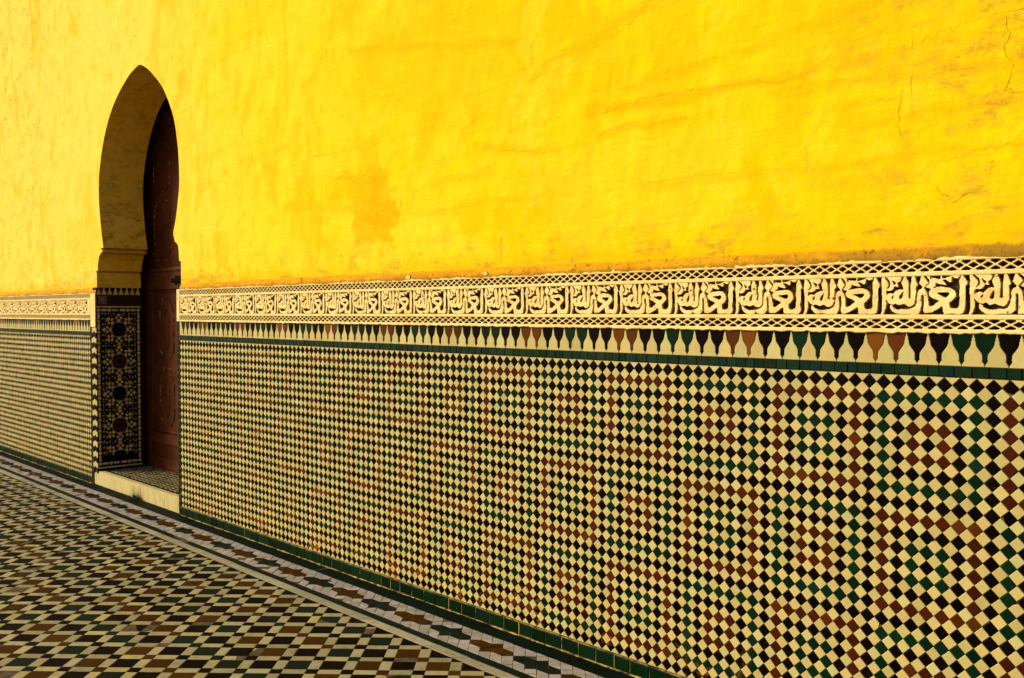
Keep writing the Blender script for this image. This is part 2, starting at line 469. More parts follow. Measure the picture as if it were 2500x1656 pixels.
def to_world(v, ax, c):
    u, w = AX[ax]
    n = np.cross(u, w)
    return np.asarray(c) + v[:, :1] * u + v[:, 1:2] * w + v[:, 2:3] * n


class Batch:
    """pieces of one kind and material: the ones showing largest become parts of their own, the rest one 'stuff' part"""

    def __init__(s, name, mat, ax, parent, t=0.3, b=0.04, tilt=0.012, jit=0.015, cap=290, rest=None):
        s.name, s.mat, s.ax, s.parent = name, mat, ax, parent
        s.t, s.b, s.tilt, s.jit, s.cap = t, b, tilt, jit, cap
        s.rest = rest or name + '_field'
        s.items = []

    def put(s, poly, c):
        s.items.append((np.asarray(poly, float), np.asarray(c, float)))

    def build(s):
        u, w = AX[s.ax]
        n = np.cross(u, w)
        wt = []
        for p, c in s.items:
            e = p - p.mean(0)
            a = 0.5 * abs(np.sum(p[:, 0] * np.roll(p[:, 1], -1) - np.roll(p[:, 0], -1) * p[:, 1]))
            wt.append(seen(*c, n) * a)
        order = np.argsort(-np.array(wt)) if wt else []
        cache = {}
        bv, bf, nb = [], [], 0
        for rank, i in enumerate(order):
            p, c = s.items[i]
            ta, tb, dz = RNG.normal(0, s.tilt), RNG.normal(0, s.tilt), RNG.normal(0, s.jit)
            if rank < s.cap and wt[i] > 0:
                key = tuple(np.round(p, 3).ravel())
                me = cache.get(key)
                if me is None:
                    v, f = prism(p, s.t, s.b)
                    vw = to_world(v, s.ax, (0, 0, ZF))
                    me = cache[key] = mesh(s.name, vw, f, s.mat)
                o = link(s.name, me, s.parent)
                o.location = W3(*(c + n * dz))
                ax = Vector((u * ta + w * tb).tolist())
                if ax.length > 0:
                    o.rotation_euler = Matrix.Rotation(ax.length, 3, ax.normalized()).to_euler()
            else:
                v, f = prism(p, s.t, s.b)
                v[:, 2] += dz + v[:, 1] * ta - v[:, 0] * tb
                bv.append(to_world(v, s.ax, c))
                bf += [tuple(q + nb for q in ff) for ff in f]
                nb += len(v)
        if nb:
            o = add(s.rest, np.vstack(bv), bf, s.mat, s.parent)
            o['kind'] = 'stuff'


def clip(poly, a, b, c):
    """keep the part of a polygon with a*x + b*y <= c"""
    out = []
    k = len(poly)
    for i in range(k):
        p, q = poly[i], poly[(i + 1) % k]
        dp, dq = a * p[0] + b * p[1] - c, a * q[0] + b * q[1] - c
        if dp <= 1e-9:
            out.append(p)
        if (dp < -1e-9 and dq > 1e-9) or (dp > 1e-9 and dq < -1e-9):
            t = dp / (dp - dq)
            out.append((p[0] + t * (q[0] - p[0]), p[1] + t * (q[1] - p[1])))
    return out


def shrink(poly, g):
    """pull a polygon's edges in by g so a joint stays open"""
    p = np.asarray(poly, float)
    k = len(p)
    area = 0.5 * np.sum(p[:, 0] * np.roll(p[:, 1], -1) - np.roll(p[:, 0], -1) * p[:, 1])
    if area < 0:
        p = p[::-1]
    e = np.roll(p, -1, 0) - p
    nl = np.c_[-e[:, 1], e[:, 0]] / (np.linalg.norm(e, axis=1)[:, None] + 1e-9)
    m = nl + np.roll(nl, 1, 0)
    den = 1 + np.sum(nl * np.roll(nl, 1, 0), axis=1)
    return p + m / np.maximum(den, 0.35)[:, None] * g


def parea(p):
    p = np.asarray(p)
    return 0.5 * abs(np.sum(p[:, 0] * np.roll(p[:, 1], -1) - np.roll(p[:, 0], -1) * p[:, 1]))


def loc_put(batch, poly, ax, plane):
    """poly in the two plane coordinates; plane = the fixed coordinate"""
    p = np.asarray(poly, float)
    if len(p) < 3 or parea(p) < 0.02:
        return
    c2 = p.mean(0)
    q = p - c2
    if ax == 'wall':
        c = (c2[0], plane, c2[1])
    elif ax == 'floor':
        c = (c2[0], c2[1], plane)
    else:
        c = (plane, c2[0], c2[1])
        if ax == 'jamb_r':
            q = q * np.array([-1, 1])
    batch.put(q, c)


def thing(name, label, cat, loc=(0, 0, ZF)):
    o = bpy.data.objects.new(name, None)
    COL.objects.link(o)
    o['label'] = label
    o['category'] = cat
    return o


# ================================================================== FLOOR
floor = add('floor', *box_geo(-420, 420, -420, 12, ZF - 2, ZF - 0.03), M['f_grout'])
floor['kind'] = 'structure'
XL, XR = -135.0, 118.0
S2 = math.sqrt(2)

# dark green strip along the wall foot, green line and pale line further out
b = Batch('strip_tile', M['f_darkgreen'], 'floor', floor, b=0.03, tilt=0.004)
x = XL
while x < XR:
    w = 4.1 + random.uniform(-0.15, 0.15)
    poly = [(x, -2.10), (x + w - 0.05, -2.10), (x + w + 0.75, 0.25), (x + 0.80, 0.25)]
    poly = [(px, py) for px, py in poly]
    if x + w < -36.3 or x > 0.2:
        poly = clip(poly, 0, 1, -0.13)
    loc_put(b, poly, 'floor', ZF + random.uniform(0, .01))
    x += w
b.build()
b = Batch('line_tile', M['f_green'], 'floor', floor, b=0.02, tilt=0.003)
x = XL
while x < XR:
    w = 5.85
    loc_put(b, [(x, -7.24), (x + w - 0.02, -7.24), (x + w - 0.02, -6.31), (x, -6.31)], 'floor', ZF)
    x += w
b.build()
b = Batch('pale_strip_tile', M['f_line'], 'floor', floor, b=0.03, tilt=0.004)
x = XL
while x < XR:
    w = 2.9 * random.choice((1, 1, 1.5))
    loc_put(b, [(x, -8.41), (x + w - 0.05, -8.41), (x + w + 1.12, -7.27), (x + 1.17, -7.27)], 'floor', ZF)
    x += w
b.build()

# star strip: diamonds, each star made of its own tiles
H = 0.7313
SP = 8 * H
CY = -4.20
bw = Batch('white_tile', M['f_white'], 'floor', floor, b=0.03, tilt=0.006)
bg_ = Batch('green_star_tile', M['f_green'], 'floor', floor, b=0.03, tilt=0.006)
bb_ = Batch('brown_star_tile', M['f_brown'], 'floor', floor, b=0.03, tilt=0.006)
y_lo, y_hi = CY - 2.08, CY + 2.08
k0 = int((XL - 56.83) / SP) - 1
k1 = int((XR - 56.83) / SP) + 1
for k in range(k0, k1):
    cx = 56.83 + SP * k
    col = bg_ if k % 2 == 0 else bb_
    for m in range(-4, 4):
        for n_ in range(-3, 4):
            if (m + n_) % 2 == 0:
                continue
            dx, dy = cx + m * H, CY + n_ * H
            dia = [(dx - H, dy), (dx, dy - H), (dx + H, dy), (dx, dy + H)]
            full = clip(clip(dia, 0, 1, y_hi), 0, -1, -y_lo)
            if len(full) < 3:
                continue
            star = (abs(m) in (1, 3) and n_ == 0) or (m == 0 and abs(n_) == 1)
            half = abs(m) == 2 and abs(n_) == 1
            if star:
                loc_put(col, shrink(full, 0.018), 'floor', ZF)
            elif half:
                s_ = 1 if n_ > 0 else -1
                inner = clip(full, 0, s_, s_ * dy)
                outer = clip(full, 0, -s_, -s_ * dy)
                loc_put(col, shrink(inner, 0.018), 'floor', ZF)
                loc_put(bw, shrink(outer, 0.018), 'floor', ZF)
            else:
                loc_put(bw, shrink(full, 0.022), 'floor', ZF)
for q in (bw, bg_, bb_):
    q.build()

# tartan field: big squares, oblongs and small squares laid on the diagonal
A_, a_ = 2.03, 1.0176
D_ = A_ + a_
OX, OY = 49.50, -8.44
bl = {}
for nm, ml in (('large', ('f_black', 'f_green', 'f_brown')), ('small', ('f_black', 'f_green', 'f_brown'))):
    for mm in ml:
        bl[nm, mm] = Batch('%s_%s_tile' % (nm, mm[2:]), M[mm], 'floor', floor, b=0.03, tilt=0.005, cap=290 if nm == 'large' else 200)
bo = Batch('oblong_cream_tile', M['f_cream'], 'floor', floor, b=0.03, tilt=0.005)


def tartan_color(pi, qi):
    t_, s_ = pi - qi, pi + qi
    if t_ % 2 == 0:
        return 'f_black'
    u_ = ((s_ + 7) // 2) % 4
    v_ = ((t_ - 1) // 2) % 4
    ring = u_ in (0, 3) or v_ in (0, 3)
    typ = (((s_ + 7) // 8) + ((t_ - 1) // 8)) % 2 == 0
    return 'f_brown' if ring == typ else 'f_green'


YD = -60.0
for pi in range(-62, 42):
    for qi in range(-62, 32):
        if pi < qi - 1:
            continue
        xc = OX + (pi + qi + 1) * D_ / S2
        yc = OY + (qi - pi) * D_ / S2
        if xc < XL or xc > XR + 8 or yc < YD:
            continue
        for ip, (pa, pb) in enumerate(((0, A_), (A_, D_))):
            for iq, (qa, qb) in enumerate(((0, A_), (A_, D_))):
                g = 0.02
                quad = [(pi * D_ + pp, qi * D_ + qq) for pp, qq in ((pa + g, qa + g), (pa + g, qb - g), (pb - g, qb - g), (pb - g, qa + g))]
                poly = [(OX + (p + q) / S2, OY + (q - p) / S2) for p, q in quad]
                poly = clip(poly, 0, 1, OY - 0.02)
                if len(poly) < 3:
                    continue
                if ip == iq:
                    c = tartan_color(pi, qi)
                    if ip == 1 and c != 'f_black' and (pi * 7 + qi * 3) % 5 == 0:
                        c = 'f_black'
                    loc_put(bl['large' if ip == 0 else 'small', c], poly, 'floor', ZF)
                else:
                    loc_put(bo, poly, 'floor', ZF)
for q in bl.values():
    q.build()
bo.build()

# ================================================================== WALL
wall = thing('wall', 'long yellow plastered wall with a zellige tile dado and a carved stucco frieze', 'wall')
WX0, WX1, WZT = -140.0, 150.0, 84.0
YP = 0.25                       # plaster face, set back from the tile face (y = 0)

arc_l = [(-30.79, 15.9), (-31.45, 18.2), (-31.98, 20.5), (-32.45, 23.2), (-32.62, 25.7), (-32.40, 28.2), (-31.75, 30.5), (-30.76, 32.9),
         (-29.40, 35.3), (-27.70, 37.5), (-25.68, 39.4), (-23.29, 41.05), (-20.60, 42.5), (-17.9, 43.6), (-14.75, 44.3)]
arc_r = [(-14.1, 44.22), (-12.6, 43.65), (-10.7, 42.7), (-8.24, 41.1), (-5.9, 39.3), (-4.2, 37.4), (-2.8, 35.5), (-1.7, 33.5), (-0.95, 31.2),
         (-0.42, 28.6), (-0.18, 26.1), (-0.25, 23.4), (-0.72, 21.4), (-1.48, 18.9), (-2.46, 16.86)]


def smooth_line(pts, n=5):
    p = np.array(pts, float)
    out = []
    for i in range(len(p) - 1):
        p0, p1, p2, p3 = p[max(i - 1, 0)], p[i], p[i + 1], p[min(i + 2, len(p) - 1)]
        for j in range(n):
            t = j / n
            out.append(0.5 * ((2 * p1) + (-p0 + p2) * t + (2 * p0 - 5 * p1 + 4 * p2 - p3) * t * t + (-p0 + 3 * p1 - 3 * p2 + p3) * t ** 3))
    out.append(p[-1])
    return [tuple(q) for q in out]


def cavetto(x0, z0, x1, z1, n=6):
    # hollow quarter moulding from (x0, z0) up to (x1, z1)
    return [(x0 + (x1 - x0) * (1 - math.cos(t * math.pi / 2)), z0 + (z1 - z0) * math.sin(t * math.pi / 2)) for t in [i / n for i in range(n + 1)]]


left_low = [(-34.02, 9.05), (-34.02, 11.62), (-34.40, 11.68), (-34.40, 11.92), (-33.72, 11.98), (-33.70, 12.08)] + cavetto(-33.55, 12.1, -31.75, 14.95)[0:] + [(-32.1, 15.0), (-32.1, 15.12), (-31.40, 15.16), (-31.20, 15.36), (-31.40, 15.56), (-32.0, 15.60), (-32.0, 15.82)]
right_low = [(-2.46, 16.5), (-2.4, 16.35), (-1.98, 15.5), (-1.90, 15.35)] + [(-1.3, 15.1), (-0.78, 14.7), (-0.60, 13.8), (-0.52, 12.45), (0.10, 12.30), (0.10, 9.05)]
outline = left_low + smooth_line(arc_l) + smooth_line(arc_r) + right_low
napex = len(left_low) + len(smooth_line(arc_l)) - 1


def wob(x, s=1.0, a=0.05):
    return a * (math.sin(x * 0.83 * s + 1.3) + 0.7 * math.sin(x * 2.17 * s) + 0.5 * math.sin(x * 5.3 * s + 0.7)) / 2.2


LT = 9.02
polyL = [(WX0, LT), (-34.02, LT)] + outline[1:napex + 1] + [(outline[napex][0], WZT), (WX0, WZT)]
polyR = [(0.10, LT), (WX1, LT), (WX1, WZT), (outline[napex][0], WZT)] + outline[napex:-1]
v = [(x, YP, z) for x, z in polyL] + [(x, YP, z) for x, z in polyR]
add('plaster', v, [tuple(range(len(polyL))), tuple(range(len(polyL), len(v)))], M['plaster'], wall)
# arch lining and imposts: the outline swept through the thickness
YB = 8.0
nd = 8
vv, ff = [], []
for (x, z) in outline:
    for j in range(nd + 1):
        vv.append((x, YP + (YB - YP) * j / nd, z))
for i in range(len(outline) - 1):
    for j in range(nd):
        a = i * (nd + 1) + j
        ff.append((a, a + 1, a + nd + 2, a + nd + 1))
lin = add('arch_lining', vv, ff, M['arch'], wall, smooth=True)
lin.data.set_sharp_from_angle(angle=math.radians(28))
# back of the thickness round the recess, and the recess sides
add('recess_side', [(-34.02, YB, -23.4), (-39.5, YB, -23.4), (-39.5, YB, 60), (-34.02, YB, 60), (-39.5, 11, -23.4), (-39.5, 11, 60)],
    [(0, 1, 2, 3), (1, 4, 5, 2)], M['shade'], wall)
add_box('wall_core', WX0, WX1, 11.0, 13.0, ZF, WZT, M['shade'], wall)
add_box('wall_coping', WX0, WX1, YP, 13.0, WZT, WZT + 1.5, M['plaster'], wall)

# sloping ochre fillet between plaster and frieze
def ledge(name, x0, x1):
    n = int((x1 - x0) / 0.5)
    prof = [(9.02, YP), (8.85, YP - 0.03), (8.62, YP - 0.13), (8.35, YP - 0.24), (8.12, YP - 0.30), (7.98, YP - 0.30), (7.90, YP + 0.1)]
    vv, ff = [], []
    for i in range(n + 1):
        x = x0 + (x1 - x0) * i / n
        for j, (z, y) in enumerate(prof):
            k = 0 if j in (0,) else 1
            vv.append((x, y + k * wob(x + j * 3, 1.0, 0.05), z + (wob(x, 0.31, 0.10) if 0 < j < 4 else 0)))
    m = len(prof)
    for i in range(n):
        for j in range(m - 1):
            a = i * m + j
            ff.append((a, a + 1, a + m + 1, a + m))
    return add(name, vv, ff, M['ledge'], wall, smooth=True)


ledge('plaster_fillet', 0.10, WX1)
ledge('plaster_fillet', WX0, -34.02)

# ---- dado: grout bed and tiles
GY = 0.07


def dado_color(i, j):
    u_, v_ = i % 8, j % 8
    if (i - 4) % 8 == 0 or v_ == 0:
        return 'black'
    u_ = (i - 4) % 8
    ring = min(u_, v_, 8 - u_, 8 - v_)
    typ = ((i - 4) // 8 + j // 8) % 2 == 0        # outer ring russet
    if ring == 1:
        return 'red' if typ else 'green'
    if ring == 3:
        return 'green' if typ else 'red'
    return 'black'


def chip_corner(dia, x, z):
    # hand-cut pieces: now and then a corner is knocked off, more often near the floor
    if random.random() < (0.12 if z < -20 else 0.035):
        a = random.choice((0, 1, 2, 3)) * math.pi / 2 + random.uniform(-0.5, 0.5)
        return clip(dia, math.cos(a), math.sin(a), x * math.cos(a) + z * math.sin(a) + random.uniform(0.30, 0.42))
    return dia


def dado(x0, sgn, nmax):
    far = x0 + sgn * nmax
    xa, xb = min(x0, far), max(x0, far)
    bed = add_box('tile_dado', xa, xb, GY, YB, -24.58, 0.53, M['grout'], wall)
    bs = {c: Batch(('russet' if c == 'red' else c) + '_tile', M[c], 'wall', bed, t=0.16, b=0.028, tilt=0.012, jit=0.012) for c in ('black', 'red', 'green', 'cream')}
    g = 0.030
    h = 0.5 - g * 0.7
    for i in range(0, nmax):
        for j in range(0, 25):
            x = x0 + sgn * i
            r_ = h + RNG.normal(0, 0.008)
            ox, oz = RNG.normal(0, 0.008), RNG.normal(0, 0.008)
            dia = [(x - r_ + ox, -j + oz), (x + ox, -j - r_ + oz), (x + r_ + ox, -j + oz), (x + ox, -j + r_ + oz)]
            dia = chip_corner(dia, x, -j)
            if i == 0:
                dia = clip(dia, -sgn, 0, -sgn * x0)
            loc_put(bs[dado_color(i, j)], dia, 'wall', 0.0)
        for j in range(0, 26):
            x, z = x0 + sgn * (i + 0.5), -j + 0.5
            r_ = h + 0.004 + RNG.normal(0, 0.008)
            ox, oz = RNG.normal(0, 0.009), RNG.normal(0, 0.009)
            dia = chip_corner([(x - r_ + ox, z), (x, z - r_ + oz), (x + r_ + ox, z), (x, z + r_ + oz)], x, z)
            if j == 0:
                dia = clip(dia, 0, 1, z)
            if j == 25:
                dia = clip(dia, 0, -1, -z)
            loc_put(bs['cream'], dia, 'wall', 0.0)
    for q in bs.values():
        q.build()
    # green band above
    bb = Batch('band_tile', M['band'], 'wall', bed, t=0.15, b=0.03, tilt=0.012, jit=0.012)
    s_ = xa
    while s_ < xb:
        w = random.choice((0.72, 0.84, 0.86, 0.95, 1.02, 1.1, 1.17))
        loc_put(bb, [(s_, 0.555), (min(s_ + w, xb) - 0.03, 0.555), (min(s_ + w, xb) - 0.03, 1.215), (s_, 1.215)], 'wall', -0.02)
        s_ += w
    bb.build()
    # skirting
    bb = Batch('skirting_tile', M['base'], 'wall', bed, t=0.3, b=0.05, tilt=0.008, jit=0.015)
    s_ = xa
    while s_ < xb:
        w = random.choice((2.08, 2.08, 2.08, 1.75))
        e = min(s_ + w, xb) - 0.07
        if e - s_ > 0.2:
            loc_put(bb, [(s_, ZF + 0.07), (e, ZF + 0.07), (e, -24.62 + random.gauss(0, .02)), (s_, -24.62 + random.gauss(0, .02))], 'wall', -0.10)
        s_ += w
    bb.build()
    add_box('skirting_bed', xa, xb, -0.05, YB, ZF, -24.6, M['mortar'], bed)
    # rough bead of mortar where the skirting meets the floor
    vv, ff = [], []
    n_ = int((xb - xa) / 0.25)
    for i in range(n_ + 1):
        x = xa + (xb - xa) * i / n_
        k_ = max(0.0, 0.35 + 0.65 * math.sin(x * 0.37) * math.sin(x * 1.13 + 2) + RNG.normal(0, 0.35))
        hh, dd = 0.02 + 0.10 * k_, 0.04 + 0.13 * k_
        vv += [(x, -0.08, ZF + hh), (x, -0.12 - dd * 0.5, ZF + hh * 0.8), (x, -0.12 - dd, ZF - 0.03)]
    for i in range(n_):
        for j in range(2):
            a = i * 3 + j
            ff.append((a, a + 1, a + 4, a + 3))
    add('mortar_bead', vv, ff, M['mortar'], bed)
    # merlon band
    mb = add_box('merlon_band', xa, xb, GY, YB, 1.22, 3.34, M['grout'], wall)
    pitch = 1.41
    half = [(0.0, 1.37), (0.09, 1.50), (0.10, 1.53), (0.165, 1.60), (0.13, 1.68), (0.145, 1.98), (0.21, 2.12), (0.36, 2.32), (0.48, 2.50), (0.535, 2.66), (0.545, 2.84), (0.59, 2.88), (0.575, 3.02), (0.625, 3.08), (0.635, 3.30)]
    gob = [(a, b_) for a, b_ in half] + [(-a, b_) for a, b_ in half[::-1][:-1]]
    cr_right = [(a + 0.025, b_) for a, b_ in half]
    bs = {c: Batch({'amber': 'amber', 'black': 'black', 'green': 'green'}[c] + '_goblet_tile', M[c], 'wall', mb, t=0.12, b=0.022, tilt=0.008, jit=0.008) for c in ('amber', 'black', 'green')}
    bc = Batch('cream_merlon_tile', M['cream'], 'wall', mb, t=0.12, b=0.022, tilt=0.008, jit=0.008)
    seqn = ['green', 'green', 'black', 'black', 'amber', 'amber', 'black', 'black']
    n = 0
    t0 = 1.25 if sgn > 0 else 0.62
    while True:
        d_ = t0 + n * pitch
        if d_ + 1 > nmax:
            break
        x = x0 + sgn * d_
        loc_put(bs[seqn[n % 8]], [(x + a * k_ + random.gauss(0, .010), b_ + random.gauss(0, .010)) for k_ in (random.uniform(0.95, 1.0),) for a, b_ in gob], 'wall', 0.0)
        rt = [(x - sgn * a, b_) for a, b_ in [(0.025, 1.25)] + cr_right]
        lf = [(x - sgn * pitch + sgn * a, b_) for a, b_ in [(0.025, 1.25)] + cr_right]
        if n == 0:
            e0 = x0 + sgn * 0.04
            lf = [(e0, 1.25), (e0, 3.3)] if abs(rt[-1][0] - e0) > 0.05 else [(e0, 1.25), (e0, 2.6)]
            rt = [p for p in rt if (p[0] - e0) * sgn > 0.02]
        loc_put(bc, rt + lf[::-1], 'wall', 0.0)
        n += 1
    for q in bs.values():
        q.build()
    bc.build()
    return bed


dado_r = dado(0.0, 1, 146)
dado_l = dado(-36.92, -1, 100)

# narrow green edging each side of the opening
be = Batch('edging_tile', M['green'], 'wall', dado_r, t=0.3, b=0.05, tilt=0.01)
z = -25.8
while z < 3.2:
    loc_put(be, [(-0.92, z), (-0.05, z), (-0.05, min(z + 0.98, 3.28)), (-0.92, min(z + 0.98, 3.28))], 'wall', -0.02)
    z += 1.02
be.build()
add_box('edging_bed', -0.95, 0.0, 0.02, YB, ZF, 3.34, M['grout'], dado_r)
be = Batch('edging_tile', M['green'], 'wall', dado_l, t=0.3, b=0.05, tilt=0.01)
z = -25.8
while z < 2.6:
    loc_put(be, [(-36.88, z), (-36.22, z), (-36.22, z + 0.98), (-36.88, z + 0.98)], 'wall', -0.02)
    z += 1.02
be.build()
add_box('edging_bed', -36.92, -36.18, 0.02, YB, ZF, 3.0, M['grout'], dado_l)

# chevron pilaster on the left of the opening, with its plaster end block above
pil = add_box('chevron_pilaster', -36.18, -34.10, 0.10, 0.6, -23.4, 2.2, M['grout'], wall)
bk = Batch('black_chevron_tile', M['black'], 'wall', pil, t=0.2, b=0.03, tilt=0.006)
bc = Batch('cream_chevron_tile', M['cream'], 'wall', pil, t=0.2, b=0.03, tilt=0.006)
z, i = 1.95, 0
cx, hw = -35.10, 1.03
while z > -23.0:
    h = 0.90
    notch = 0.26
    top = [(cx + hw, z), (cx + hw * 0.42, z + 0.02), (cx + hw * 0.22, z + notch * 0.9), (cx, z + notch), (cx - hw * 0.22, z + notch * 0.9), (cx - hw * 0.42, z + 0.02), (cx - hw, z)]
    bot = [(px, pz - h + 0.035) for px, pz in top[::-1]]
    loc_put(bc if i % 2 == 0 else bk, bot + top, 'wall', 0.02)
    z -= 0.92
    i += 1
bk.build()
bc.build()
pv, pf = [], []
end = add_box('frieze_end_block', -36.30, -33.97, -0.16, 0.13, 2.1, 8.05, M['stucco'], wall, bevel=0.12)

# ---- frieze
LETTER_SOLIDS = [[(0.056, 1.025), (0.083, 1.011), (0.114, 0.892), (0.13, 0.818), (0.123, 0.756), (0.099, 0.702), (0.1, 0.56), (0.094, 0.388), (0.104, 0.313), (0.102, 0.202), (0.086, 0.085), (0.058, -0.014), (0.03, -0.014), (0.049, 0.104), (0.051, 0.265), (0.051, 0.475), (0.039, 0.76), (0.045, 0.908)],
    [(0.093, 0.511), (0.124, 0.562), (0.152, 0.577), (0.186, 0.555), (0.203, 0.606), (0.236, 0.654), (0.27, 0.674), (0.303, 0.651), (0.294, 0.7), (0.28, 0.822), (0.28, 0.871), (0.301, 0.955), (0.312, 1.015), (0.332, 1.014), (0.354, 0.891), (0.363, 0.794), (0.367, 0.624), (0.362, 0.437), (0.387, 0.43), (0.385, 0.624), (0.385, 0.793), (0.395, 0.938), (0.401, 1.01), (0.43, 1.008), (0.45, 0.886), (0.469, 0.789), (0.467, 0.753), (0.448, 0.706), (0.449, 0.501), (0.447, 0.38), (0.431, 0.284), (0.404, 0.224), (0.371, 0.212), (0.338, 0.237), (0.31, 0.28), (0.283, 0.249), (0.249, 0.244), (0.21, 0.293), (0.182, 0.263), (0.148, 0.276), (0.119, 0.325), (0.096, 0.4)],
    [(0.14, 0.27), (0.171, 0.257), (0.199, 0.183), (0.25, 0.134), (0.317, 0.14), (0.388, 0.163), (0.437, 0.211), (0.458, 0.308), (0.463, 0.44), (0.465, 0.548), (0.478, 0.632), (0.511, 0.673), (0.521, 0.691), (0.475, 0.813), (0.499, 0.932), (0.514, 1.003), (0.539, 1.001), (0.574, 0.868), (0.59, 0.819), (0.564, 0.749), (0.546, 0.689), (0.575, 0.593), (0.587, 0.521), (0.595, 0.377), (0.599, 0.246), (0.625, 0.221), (0.657, 0.257), (0.715, 0.345), (0.704, 0.363), (0.656, 0.423), (0.608, 0.472), (0.594, 0.544), (0.599, 0.616), (0.623, 0.674), (0.676, 0.708), (0.744, 0.714), (0.806, 0.708), (0.848, 0.683), (0.884, 0.617), (0.898, 0.534), (0.89, 0.453), (0.86, 0.371), (0.822, 0.302), (0.83, 0.219), (0.846, 0.16), (0.877, 0.151), (0.917, 0.183), (0.935, 0.253), (0.931, 0.428), (0.927, 0.72), (0.934, 0.86), (0.949, 0.987), (0.974, 1.003), (0.995, 0.903), (1.018, 0.809), (1.018, 0.751), (1, 0.694), (0.998, 0.369), (0.993, 0.136), (0.979, 0.055), (0.949, 0.02), (0.763, 0.019), (0.752, 0.196), (0.741, 0.202), (0.695, 0.132), (0.637, 0.066), (0.589, 0.037), (0.541, 0.036), (0.537, 0.258), (0.538, 0.498), (0.525, 0.522), (0.512, 0.499), (0.513, 0.259), (0.515, 0.127), (0.482, 0.03), (0.454, 0.018), (0.217, 0.018), (0.172, 0.079), (0.146, 0.165)],
    [(0.093, 1.023), (0.279, 1.017), (0.277, 0.92), (0.258, 0.86), (0.235, 0.837), (0.244, 0.788), (0.246, 0.714), (0.202, 0.741), (0.191, 0.692), (0.169, 0.638), (0.135, 0.623), (0.101, 0.64), (0.101, 0.683), (0.135, 0.731), (0.148, 0.804), (0.137, 0.903), (0.105, 0.979)],
    [(0.544, 1.013), (0.611, 1.02), (0.611, 0.925), (0.632, 0.9), (0.665, 0.839), (0.673, 0.779), (0.66, 0.732), (0.618, 0.663), (0.586, 0.67), (0.559, 0.707), (0.575, 0.748), (0.598, 0.801), (0.601, 0.878), (0.579, 0.951)],
    [(0.616, 0.961), (0.711, 0.919), (0.722, 0.931), (0.721, 1.013), (0.742, 1.012), (0.74, 0.929), (0.764, 0.928), (0.826, 0.966), (0.857, 0.993), (0.842, 0.818), (0.816, 0.819), (0.79, 0.868), (0.743, 0.9), (0.764, 0.846), (0.788, 0.762), (0.765, 0.753), (0.712, 0.777), (0.675, 0.809), (0.632, 0.906)],
    [(0.841, 0.994), (0.878, 0.921), (0.918, 0.919), (0.943, 0.999)]]
LETTER_HOLES = [[(0.192, 0.514), (0.17, 0.49), (0.159, 0.448), (0.17, 0.413), (0.184, 0.435)],
    [(0.308, 0.608), (0.281, 0.554), (0.259, 0.482), (0.253, 0.421), (0.268, 0.399), (0.285, 0.42), (0.298, 0.505)],
    [(0.677, 0.559), (0.745, 0.569), (0.818, 0.563), (0.823, 0.537), (0.803, 0.467), (0.782, 0.444), (0.761, 0.456), (0.719, 0.517)],
    [(0.168, 0.908), (0.196, 0.863), (0.221, 0.825), (0.205, 0.771), (0.191, 0.79)]]


def inside(poly, X, Y):
    r = np.zeros(X.shape, bool)
    n = len(poly)
    for i in range(n):
        x1, y1 = poly[i]
        x2, y2 = poly[(i + 1) % n]
        if y1 == y2:
            continue
        c = ((y1 > Y) != (y2 > Y)) & (X < (x2 - x1) * (Y - y1) / (y2 - y1) + x1)
        r ^= c
    return r


def relief(name, cov, x0, x1, z0, z1, yf, yb, mat):
    """height field: cov 0..1 (nz x nx) -> face yf where 1, ground yb where 0"""
    nz, nx = cov.shape
    xs, zs = np.linspace(x0, x1, nx), np.linspace(z0, z1, nz)
    X, Z = np.meshgrid(xs, zs)
    Y = yb + (yf - yb) * cov
    v = np.c_[X.ravel(), Y.ravel(), Z.ravel()]
    ii = (np.arange(nz - 1)[:, None] * nx + np.arange(nx - 1)[None, :]).ravel()
    f = np.c_[ii, ii + 1, ii + nx + 1, ii + nx].tolist()
    return mesh(name, v, f, mat)


def soften(c, k):
    for _ in range(k):
        p = np.pad(c, 1, mode='edge')
        c = (p[1:-1, 1:-1] * 4 + p[:-2, 1:-1] + p[2:, 1:-1] + p[1:-1, :-2] + p[1:-1, 2:]) / 8.0
    return c


YFR, YBK = -0.15, 0.45
PL = 5.697
nx, nz = 228, 102
SSN = 3
gx = (np.arange(nx * SSN) + 0.5) / (nx * SSN)
gz = (np.arange(nz * SSN) + 0.5) / (nz * SSN)
GX, GZ = np.meshgrid(gx, gz)
cov = np.zeros(GX.shape, bool)
for p in LETTER_SOLIDS:
    for sh in (-1, 0, 1):
        cov |= inside([(a + sh, b_) for a, b_ in p], GX, GZ)
for p in LETTER_HOLES:
    cov &= ~inside(p, GX, GZ)
cov = cov.astype(float).reshape(nz, SSN, nx, SSN).mean((1, 3))
cov0 = soften(cov, 1)
COVL = np.clip((cov0 - 0.30) / 0.40, 0, 1)


def low_noise(shape, k, amp):
    a = RNG.normal(0, 1, (shape[0] // k + 3, shape[1] // k + 3))
    y = np.linspace(0, a.shape[0] - 1.001, shape[0])
    x = np.linspace(0, a.shape[1] - 1.001, shape[1])
    yi, xi = y.astype(int), x.astype(int)
    fy, fx = (y - yi)[:, None], (x - xi)[None, :]
    fy, fx = fy * fy * (3 - 2 * fy), fx * fx * (3 - 2 * fx)
    g = lambda i, j: a[np.ix_(yi + i, xi + j)]
    return amp * ((g(0, 0) * (1 - fx) + g(0, 1) * fx) * (1 - fy) + (g(1, 0) * (1 - fx) + g(1, 1) * fx) * fy)


